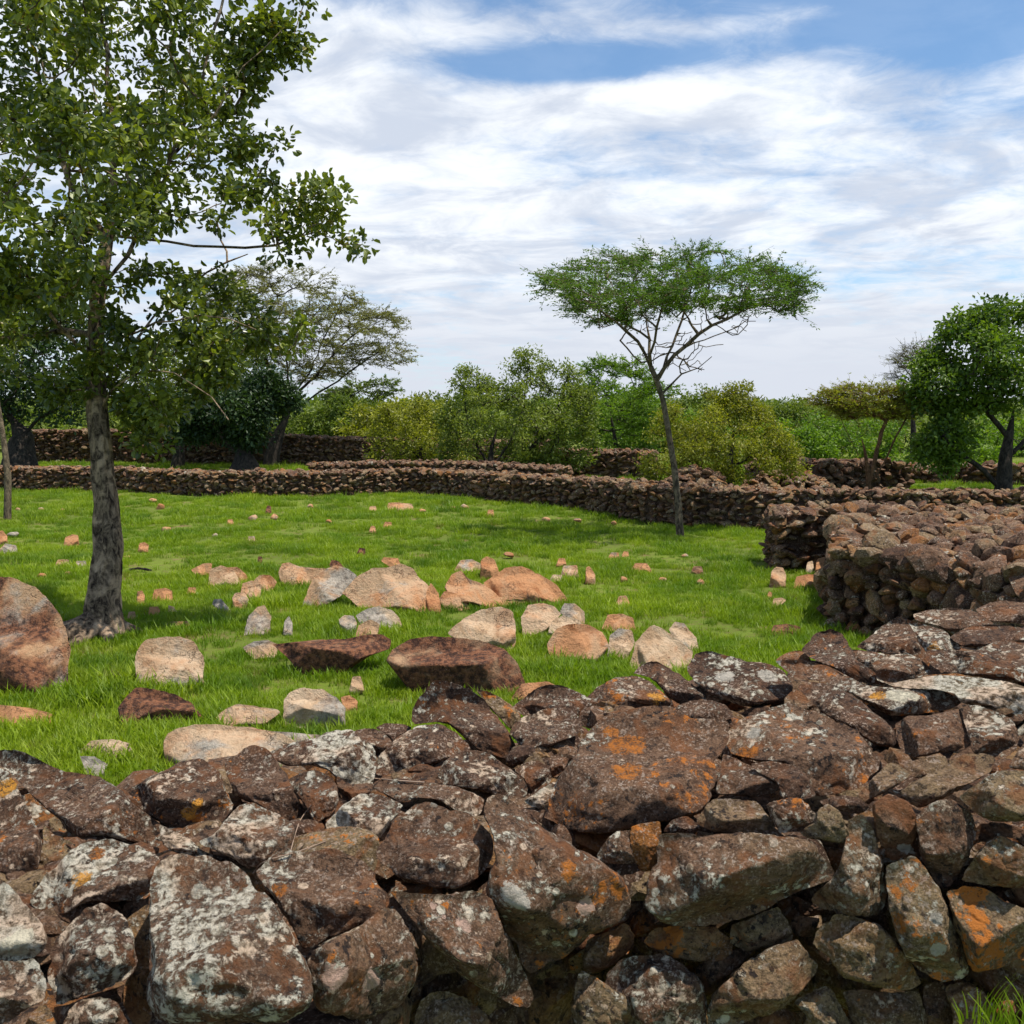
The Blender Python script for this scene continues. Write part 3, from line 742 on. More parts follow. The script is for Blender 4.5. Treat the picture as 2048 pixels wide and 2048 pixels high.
('R3', [(1565,1755),(1650,1740),(1740,1780),(1800,1860),(1815,1990),(1620,1990),(1600,1860)], .32,.10,.44, .02, 'buff stone behind green grass blades at the bottom right'),
('R3', [(1800,1860),(1830,1825),(1880,1825),(1895,1870),(1880,1905),(1820,1900)], .0,.50,.62, .04, 'small bright orange pebble at the bottom right corner'),
('R3', [(635,1990),(700,1890),(800,1850),(900,1885),(935,1990)], .30,.10,.14, .0, 'dark stone at the bottom edge under the large oval olive stone'),
('R3', [(1475,1760),(1560,1745),(1600,1850),(1625,1990),(1475,1990)], .25,.05,.16, -.03, 'dark upright stone at the bottom edge left of the buff one'),
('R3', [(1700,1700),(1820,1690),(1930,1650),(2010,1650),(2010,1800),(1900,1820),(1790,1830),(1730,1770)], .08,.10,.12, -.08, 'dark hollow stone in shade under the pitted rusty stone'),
('R3', [(-20,1200+30),(20,1220),(90,1290),(130,1370),(120,1440),(60,1500),(-20,1540)], .3,.3,.16, -.12, ''),
('R3', [(1080,1360),(1180,1450),(1300,1430),(1320,1500),(1360,1570),(1260,1500),(1150,1440)], .2,.3,.2, -.12, 'dark red sliver showing between the tall narrow stone and the jagged one'),
('R3', [(880,1350),(980,1380),(1080,1420),(1000,1450),(890,1430)], .2,.1,.1, -.12, 'small shaded stone right of the very large block over the dark red one'),
]
WALL_STONES = [s for s in WALL_STONES if s[6]]


PALE, PINK, ORANGE, YELLOW, CREAM = (0.60, 0.54, 0.45), (0.66, 0.44, 0.34), (0.50, 0.17, 0.03), (0.75, 0.34, 0.05), (0.78, 0.70, 0.52)
SPOTS = [('R2', 1120, 1260, 78, PALE), ('R2', 1485, 1335, 50, PINK), ('R2', 1400, 1130, 55, ORANGE), ('R2', 850, 1415, 50, PINK), ('R2', 685, 1320, 22, PINK), ('R2', 740, 1372, 18, PINK),
         ('R2', 180, 1700, 75, PINK), ('R2', 365, 1705, 68, PINK), ('R2', 1700, 480, 95, ORANGE), ('R2', 1690, 625, 75, ORANGE), ('R2', 1600, 430, 45, ORANGE),
         ('R3', 560, 350, 45, PALE), ('R3', 765, 340, 42, PALE), ('R3', 1350, 425, 50, CREAM), ('R3', 1420, 428, 36, CREAM), ('R3', 1265, 432, 36, YELLOW), ('R1', 1095, 570, 36, YELLOW),
         ('R1', 1035, 620, 46, YELLOW), ('R1', 445, 985, 58, YELLOW), ('R1', 540, 850, 40, ORANGE), ('R3', 1365, 1470, 50, ORANGE), ('R3', 1532, 1450, 30, PALE), ('R3', 1535, 1590, 38, PALE),
         ('R1', 30, 480, 60, YELLOW), ('R1', 1540, 1040, 48, ORANGE), ('R3', 250, 435, 40, YELLOW), ('R3', 700, 610, 50, PALE), ('R3', 660, 690, 55, ORANGE), ('R3', 560, 1120, 70, PALE),
         ('R3', 1520, 228, 40, YELLOW), ('R1', 60, 1390, 80, CREAM), ('R1', 100, 1310, 60, CREAM), ('R3', 1380, 530 + 600, 40, PALE), ('R3', 1150, 230, 30, YELLOW)]
USED = set()


def in_poly(poly, x, y):
    k = len(poly); inside = False; j = k - 1
    for i in range(k):
        xi, yi = poly[i]; xj, yj = poly[j]
        if (yi > y) != (yj > y) and x < (xj - xi) * (y - yi) / (yj - yi) + xi:
            inside = not inside
        j = i
    return inside


def CUTS(i, label):
    y0 = -0.62 if 'overhanging' in label else float(np.random.default_rng(i).uniform(-0.55, -0.1))
    a = float(np.random.default_rng(i + 50).uniform(34, 50))
    return ((a, y0, 0.80), (float(np.random.default_rng(i + 90).uniform(-32, -8)), y0, 0.80))


def build_wall_stones():
    for i, (reg, pts, li, orr, tn, bias, label) in enumerate(WALL_STONES):
        px = to_px(reg, pts)
        c = centroid(px)
        # grow a touch so that neighbours touch as in a packed wall
        px = c + (px - c) * 0.995
        tcn = wall_t(*c)
        on_top = c[1] / DS < ip(c[0] / DS, EDGE)
        span = (px[:, 1].max() - px[:, 1].min()) * tcn / F

        def tf(u, v, c=c, tcn=tcn, bias=bias, on_top=on_top, span=span):
            k = 0.28 if on_top else 0.2
            d = (wall_t(c[0], v) - wall_t(c[0], c[1])) * k
            lim = 0.5 * span
            d = max(-lim, min(lim, d))
            d2 = (wall_t(u, c[1]) - wall_t(c[0], c[1])) * 0.6
            d2 = max(-0.2, min(0.2, d2))
            return tcn + d + d2 - bias + 0.05
        o, w, h, T, cen = traced_stone('wall_stone', px, tf, seed=i + 11, mat=M_WALL,
                                       top=None if on_top else math.radians(rng.uniform(5, 40)),
                                       cuts=CUTS(i, label) if on_top else ())
        if not on_top: tn, orr = tn + 0.06, orr + 0.15
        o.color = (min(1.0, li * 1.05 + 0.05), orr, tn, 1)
        sp = []
        for sreg, sx, sy, sr, scol in SPOTS:
            s_px = to_px(sreg, [(sx, sy)])[0]
            if (sreg, sx) in USED or not in_poly(px, *s_px): continue
            USED.add((sreg, sx))
            co = np.array([v.co[:] for v in o.data.vertices]); w3 = co + cen - CAM
            fw = cam_dir(1024, 1024); t_ = w3 @ fw
            upv = np.array([0, math.sin(P), math.cos(P)])
            uu = 1024 + F * w3[:, 0] / t_; vv = 1024 - F * (w3 @ upv) / t_
            cost = np.hypot(uu - s_px[0], vv - s_px[1]) * t_ / F + 0.15 * t_
            q = co[int(np.argmin(cost))]
            sp.append((q[0], q[1], q[2], sr * REG[sreg][2] * tcn / F, scol))
        if sp:
            o.data.materials[0] = stone_material('lichen_stone_spotted', True, 1.0, sp)
        tag(o, label, 'wall stone', 'loose stones of the near dry-stone wall')


build_wall_stones()

# ------------------------------------------------------------------ rubble masses (walls of small stones)
def ico():
    import bmesh
    bm = bmesh.new()
    bmesh.ops.create_icosphere(bm, subdivisions=2, radius=1.0)
    V = np.array([v.co[:] for v in bm.verts]); Fa = np.array([[v.index for v in f.verts] for f in bm.faces])
    bm.free()
    return V, Fa


IV, IF = ico()
VARS = []
for k in range(26):
    r = np.random.default_rng(k + 100)
    v = IV.copy()
    for _ in range(9):                      # flat facets
        n = r.normal(size=3); n /= np.linalg.norm(n)
        d = r.uniform(0.45, 0.85)
        s = np.maximum(v @ n - d, 0)
        v = v - s[:, None] * n
    v = v + r.normal(size=v.shape) * 0.02
    VARS.append(v)


def rand_rot(r, flat):
    """rotation mostly about z, tilted by up to flat radians"""
    a, b, c = r.uniform(0, 2 * math.pi), r.uniform(-flat, flat), r.uniform(-flat, flat)
    ca, sa, cb, sb, cc, sc = math.cos(a), math.sin(a), math.cos(b), math.sin(b), math.cos(c), math.sin(c)
    Rz = np.array([[ca, -sa, 0], [sa, ca, 0], [0, 0, 1]]); Rx = np.array([[1, 0, 0], [0, cb, -sb], [0, sb, cb]])
    Ry = np.array([[cc, 0, sc], [0, 1, 0], [-sc, 0, cc]])
    return Rx @ Ry @ Rz


def rubble_mesh(name, items, core=None):
    """items: (pos, (sx, sy, sz), rotation, kind) -> one mesh; core: extra (V, F)"""
    Vs, Fs, Ks = [], [], []
    n = 0
    for pos, sc, R, kd in items:
        v = VARS[int(abs(pos[0] * 971 + pos[1] * 353 + pos[2] * 711)) % len(VARS)]
        v = (v * np.array(sc)) @ R.T + np.array(pos)
        Vs.append(v); Fs.append(IF + n); n += len(v)
        Ks.append(np.tile(np.array([*kd, 1.0]), (len(v), 1)))
    if core is not None:
        cv, cf = core
        Vs.append(np.array(cv)); Fs.append(np.array(cf) + n); n += len(cv)
        Ks.append(np.tile(np.array([0.0, 0.0, 0.0, 1.0]), (len(cv), 1)))
    return fast_mesh(name, np.concatenate(Vs), np.concatenate(Fs), False, {'kind': np.concatenate(Ks)})


def kind_of(r, warm=0.3):
    t = r.uniform(0.0, 0.30)
    if r.random() < warm: t = r.uniform(0.35, 0.62)
    if r.random() < 0.10: t = r.uniform(0.30, 0.42)
    return (r.uniform(0.0, 0.55), r.uniform(0.0, 0.45), t)


def band(pts, width):
    """polyline -> left and right offset lines"""
    p = np.array(pts, float)
    d = np.gradient(p, axis=0)
    d /= np.linalg.norm(d, axis=1)[:, None]
    n = np.stack([-d[:, 1], d[:, 0]], 1)
    return p - n * width / 2, p + n * width / 2


def resample(p, step):
    p = np.array(p, float)
    s = np.linalg.norm(np.diff(p, axis=0), axis=1); cum = np.concatenate([[0], np.cumsum(s)])
    k = max(2, int(cum[-1] / step) + 1)
    q = np.linspace(0, cum[-1], k)
    return np.stack([np.interp(q, cum, p[:, i]) for i in range(p.shape[1])], 1)


def core_band(A, B, h, dz=0.0):
    """closed prism between the two lines A and B (same length), h heights, triangles"""
    V, Fa = [], []
    n = len(A)
    for i in range(n):
        hh = h[i]
        V += [(A[i][0], A[i][1], -0.1), (A[i][0], A[i][1], hh), (B[i][0], B[i][1], hh), (B[i][0], B[i][1], -0.1)]
    for i in range(n - 1):
        a = i * 4; b = a + 4
        for k in range(4):
            k2 = (k + 1) % 4
            Fa += [(a + k, b + k, b + k2), (a + k, b + k2, a + k2)]
    Fa += [(0, 1, 2), (0, 2, 3)]
    e = (n - 1) * 4
    Fa += [(e, e + 2, e + 1), (e, e + 3, e + 2)]
    return V, Fa


def stone_wall(label, line, width, s, seed, warm=0.3, group=None, back=True, ends=True, rough=0.12, tops=1.0, name='stone_wall'):
    """dry-stone wall along line of (x, y, height): packed small stones on both faces, on top and at the ends"""
    r = np.random.default_rng(seed)
    L = resample(line, s * 1.0)
    xy, hh = L[:, :2], L[:, 2]
    A, B = band(xy, width)
    items = []

    def put(x, y, z, nrm):
        sc = s * r.uniform(0.38, 0.78); q = r.uniform(0.32, 0.75)
        items.append(((x + r.normal() * s * 0.10, y + r.normal() * s * 0.10, z),
                      (sc * r.uniform(0.9, 1.6), sc * r.uniform(0.8, 1.2), sc * q), rand_rot(r, 0.6), kind_of(r, warm)))
    faces = [A, B] if back else [A]
    for Fc in faces:
        for i in range(len(Fc)):
            z = s * r.uniform(0.0, 0.4)
            while z < hh[i] - s * 0.2:
                put(Fc[i][0] + r.normal() * s * .2, Fc[i][1], z + r.normal() * s * 0.16, None)
                z += s * r.uniform(0.42, 0.62)
    for i in range(len(A)):
        k = max(2, int(width / (s * 0.75)))
        for j in range(k + 1):
            f = j / k
            p = A[i] * (1 - f) + B[i] * f
            zz = hh[i] - s * 0.12 + r.normal() * s * rough * tops
            put(p[0], p[1], zz, None)
    if ends:
        for i in (0, len(A) - 1):
            k = max(2, int(width / (s * 0.7)))
            for j in range(k + 1):
                p = A[i] * (1 - j / k) + B[i] * (j / k)
                z = s * 0.15
                while z < hh[i] - s * 0.2:
                    put(p[0], p[1], z, None); z += s * r.uniform(0.42, 0.62)
    A2, B2 = band(xy, width - s * 0.5)
    me = rubble_mesh(name, items, core_band(A2, B2, hh - s * 0.3))
    o = link(name, me, M_RUBBLE)
    tag(o, label, 'stone wall', group)
    return o


def gp(u, v):
    p = gpt(u, v)
    return p[0], p[1]


WG = 'dry-stone walls standing across the field'


def wline(pts, yoff=0.0):
    """(u, v_base, height) in photograph pixels -> (x, y, h)"""
    out = []
    for u, v, h in pts:
        x, y = gp(u, v)
        out.append((x, y + yoff, h))
    return out


def build_walls():
    # main wall behind the lawn
    base = [(-160, 980, .62), (0, 982, .62), (223, 983, .62), (420, 993, .60), (605, 994, .60), (815, 987, .62),
            (960, 998, .64), (1071, 1013, .66), (1188, 1023, .70), (1317, 1046, .72), (1530, 1060, .72), (1800, 1066, .72), (2048, 1068, .72), (2250, 1070, .72)]
    stone_wall('long low dark stone wall curving right across the back of the lawn', wline(base, 0.35), 0.7, 0.145, 1, 0.5, WG)
    stone_wall('short wall section just behind the long wall, left of the centre bushes', [(x, y, h) for x, y, h in
               [(-6.1, 29.2, .58), (-4, 29.0, .66), (-1.5, 28.6, .66), (1.5, 27.0, .6)]], 0.7, 0.17, 2, 0.15, WG)
    stone_wall('low broken line of stones in the strip of grass behind the tree trunk', [(-9.6, 30.8, .16), (-7.5, 30.4, .3), (-5.6, 30.2, .2)], 0.5, 0.24, 3, 0.2, WG)
    stone_wall('tall grey stone wall farthest back on the left behind the dark trees', [(-21, 41, 1.35), (-14, 40, 1.38), (-10, 39.2, 1.25), (-6.8, 38.6, 1.1), (-3, 38.4, 1.05), (2, 38.8, 0.95)],
               0.8, 0.20, 4, 0.12, WG)
    stone_wall('dark shaded wall behind the bushes left of the umbrella acacia', [(0.6, 32.0, .85), (2.5, 31.5, .9), (4.6, 31.0, .88)], 0.8, 0.2, 5, 0.2, WG)
    stone_wall('grey wall end block behind the long wall, right of the yellow-green bush', [(7.4, 28.3, .72), (8.2, 26.6, .80), (9.9, 26.9, .78), (11, 27.4, .70)], 0.9, 0.24, 6, 0.12, WG)
    stone_wall('low far wall under the large green tree at the right edge', [(11.0, 30, .5), (14, 29.0, .55), (19, 28.5, .5)], 0.7, 0.26, 7, 0.12, WG)
    # the nearer walls on the right
    G2 = 'nearer rubble walls on the right'
    stone_wall('thick rubble wall end at the gap on the right edge of the lawn', [(3.75, 13.45, .80), (5.0, 13.3, .84), (7, 12.8, .86), (9.5, 12.3, .84), (12, 12, .84)], 0.85, 0.18, 8, 0.28, G2)
    # wide mass that turns towards the camera: several passes across its width
    r = np.random.default_rng(9)
    items = []
    foot = np.array([(3.28, 9.55), (3.62, 9.05), (3.9, 8.2), (4.25, 7.0), (4.6, 5.9), (8.5, 5.2), (11, 11.4), (6, 12.6), (4.55, 12.9), (3.95, 11.4)])
    hgt = lambda x, y: 0.84 + 0.05 * noise.noise(Vector((x * 0.9, y * 0.9, 5))) + 0.08 * max(0, min(1, (x - 6) / 3))
    k = len(foot)
    s = 0.19
    for i in range(k):
        a, b = foot[i], foot[(i + 1) % k]
        L = np.linalg.norm(b - a)
        n = max(2, int(L / (s * 0.95)))
        for j in range(n):
            p = a + (b - a) * (j + r.uniform(-.2, .2)) / n
            z = 0.03
            hz = hgt(*p)
            while z < hz - 0.02:
                big = 1.0 if r.random() < 0.86 else 1.7
                sc = s * r.uniform(0.40, 0.72) * big
                items.append(((p[0] + r.normal() * 0.025, p[1] + r.normal() * 0.025, z), (sc * r.uniform(.8, 1.3), sc, sc * r.uniform(0.5, 0.95)), rand_rot(r, 0.8), kind_of(r, 0.30)))
                z += s * r.uniform(0.36, 0.55) * (1 if big == 1 else 1.4)
    x0, y0 = foot.min(0); x1, y1 = foot.max(0)
    st = s * 0.66
    for xx in np.arange(x0, x1, st):
        for yy in np.arange(y0, y1, st):
            p = np.array([xx + r.normal() * .03, yy + r.normal() * .03])
            if not in_poly(foot, p[0], p[1]): continue
            if xx > 9.0 or yy < 5.8: continue
            sc = s * r.uniform(0.36, 0.80) * (1.5 if r.random() < 0.14 else 1.0)
            kd = kind_of(r, 0.20); kd = (kd[0] * 0.9 + .05, kd[1] * .7, min(0.60, kd[2] + 0.05))
            items.append(((p[0], p[1], hgt(*p) - 0.05 + r.normal() * 0.042), (sc * r.uniform(.9, 1.5), sc, sc * r.uniform(.35, .8)), rand_rot(r, 0.7), kd))
    # solid heart
    c = foot.mean(0); f2 = c + (foot - c) * 0.965
    V = [(p[0], p[1], -0.1) for p in f2] + [(p[0], p[1], 0.76) for p in f2]
    V += [(c[0], c[1], -0.1), (c[0], c[1], 0.77)]
    Fa = []
    for i in range(k):
        j = (i + 1) % k
        Fa += [(i, j, k + j), (i, k + j, k + i), (2 * k, j, i), (2 * k + 1, k + i, k + j)]
    o = link('stone_wall', rubble_mesh('stone_wall', items, (V, Fa)), M_RUBBLE)
    tag(o, 'broad rubble wall with a flat littered top right of the lawn, behind the near wall', 'stone wall', G2)
    # rubble heaps behind the long wall
    for (cx, cy, w, h, nn, lab, sd) in ((4.35, 22.6, 0.95, 0.95, 130, 'reddish rubble heap with grass behind the long wall left of the umbrella acacia', 31),
                                        (7.2, 24.8, 1.3, 0.72, 110, 'low grey rubble heap behind the long wall under the yellow-green bush', 32)):
        r = np.random.default_rng(sd); items = []
        for _ in range(nn * 3):
            a = r.uniform(0, 2 * math.pi); q = math.sqrt(r.random())
            sc = r.uniform(0.05, 0.16)
            items.append(((cx + w * q * math.cos(a), cy + 0.6 * q * math.sin(a), h * (1 - q * q * 0.75) * r.uniform(.75, 1.0) - 0.05), (sc * 1.2, sc, sc * .6), rand_rot(r, 0.6), kind_of(r, 0.5)))
        m = 20
        V = [(cx + 0.9 * w * math.cos(2 * math.pi * i / m), cy + .5 * math.sin(2 * math.pi * i / m), -0.1) for i in range(m)] + [(cx, cy, h * 0.85), (cx, cy, -.1)]
        Fa = [(i, (i + 1) % m, m) for i in range(m)] + [((i + 1) % m, i, m + 1) for i in range(m)]
        o = link('rubble_heap', rubble_mesh('rubble_heap', items, (V, Fa)), M_RUBBLE)
        tag(o, lab, 'rubble heap')


build_walls()


def build_core():
    """inner fill of the near wall, seen in the gaps between its big stones"""
    r = np.random.default_rng(55)
    A, B, hh = [], [], []
    us = np.linspace(-500, 2500, 40)
    for u in us:
        ud = u / DS
        zt = ip(ud, ZT)
        e = ip(ud, EDGE) * DS; c = (ip(ud, CREST) + 18) * DS
        uu = min(max(u, -500), 2500)
        de, dc = cam_dir(uu, e), cam_dir(uu, c)
        te, tcc = (zt - H) / de[2], (zt - H) / dc[2]
        pe, pc = CAM + te * de, CAM + tcc * dc
        pc = pc + (0, 0, 0)
        A.append((pe[0] , pe[1] + 0.20)); B.append((pc[0] * 1.06, max(pc[1], pe[1] + 0.5) + 0.30)); hh.append(zt - 0.20)
    A, B, hh = np.array(A), np.array(B), np.array(hh)
    items = []
    for i in range(len(A) - 1):
        for q in range(60):
            f, g = r.random(), r.random()
            a = A[i] * (1 - f) + A[i + 1] * f; b = B[i] * (1 - f) + B[i + 1] * f
            p = a * (1 - g) + b * g
            sc = r.uniform(0.05, 0.10)
            items.append(((p[0], p[1], hh[i] - 0.02), (sc * 1.3, sc, sc * 0.7), rand_rot(r, 0.6), kind_of(r, 0.2)))
        for q in range(30):
            f = r.random(); z = r.uniform(0.0, hh[i])
            out = us[i] < -60 or us[i] > 2040
            for Fc, off in ((A, -0.13 if out else -0.02), (B, 0.05)):
                p = Fc[i] * (1 - f) + Fc[i + 1] * f
                sc = r.uniform(0.06, 0.12) * (1.35 if out else (1.0 if off < 0 else 1.5))
                items.append(((p[0], p[1] + off + 0.05, z), (sc * 1.3, sc, sc * 0.8), rand_rot(r, 0.7), kind_of(r, 0.45)))
    for i in range(len(us) - 1):
        for q in range(10):
            u = us[i] + (us[i + 1] - us[i]) * r.random(); ud = u / DS
            zt = ip(ud, ZT); c = (ip(ud, CREST) + 22) * DS
            dc = cam_dir(u, c); tq = (zt - H) / dc[2]
            p = CAM + tq * dc; sc = r.uniform(0.06, 0.09)
            items.append(((p[0], p[1] - r.uniform(0.05, 0.5), zt - 0.05 - sc * 0.7), (sc * 1.4, sc, sc * 0.7), rand_rot(r, 0.4), kind_of(r, 0.2)))
    for gx, gy in ((612, 706), (600, 708), (624, 704), (700, 690), (716, 694), (800, 679), (812, 661), (636, 700), (1000, 700), (430, 770), (418, 765), (120, 820), (90, 835), (8, 774), (14, 778), (3, 770), (560, 736), (546, 742), (528, 748), (575, 728)):
        for q in range(3):
            u, v = gx * 2 + r.normal() * 6, gy * 2 + r.normal() * 4
            p = pt(u, v, wall_t(u, v) + 0.10); sc = 0.06
            items.append(((p[0], p[1], p[2] - 0.03), (sc * 1.4, sc, sc * 0.6), rand_rot(r, 0.4), kind_of(r, 0.2)))
    o = link('stone_wall', rubble_mesh('stone_wall', items, core_band(A, B, hh)), M_RUBBLE)
    tag(o, 'shaded small fill stones in the gaps between the big stones of the near wall', 'stone wall')


build_core()

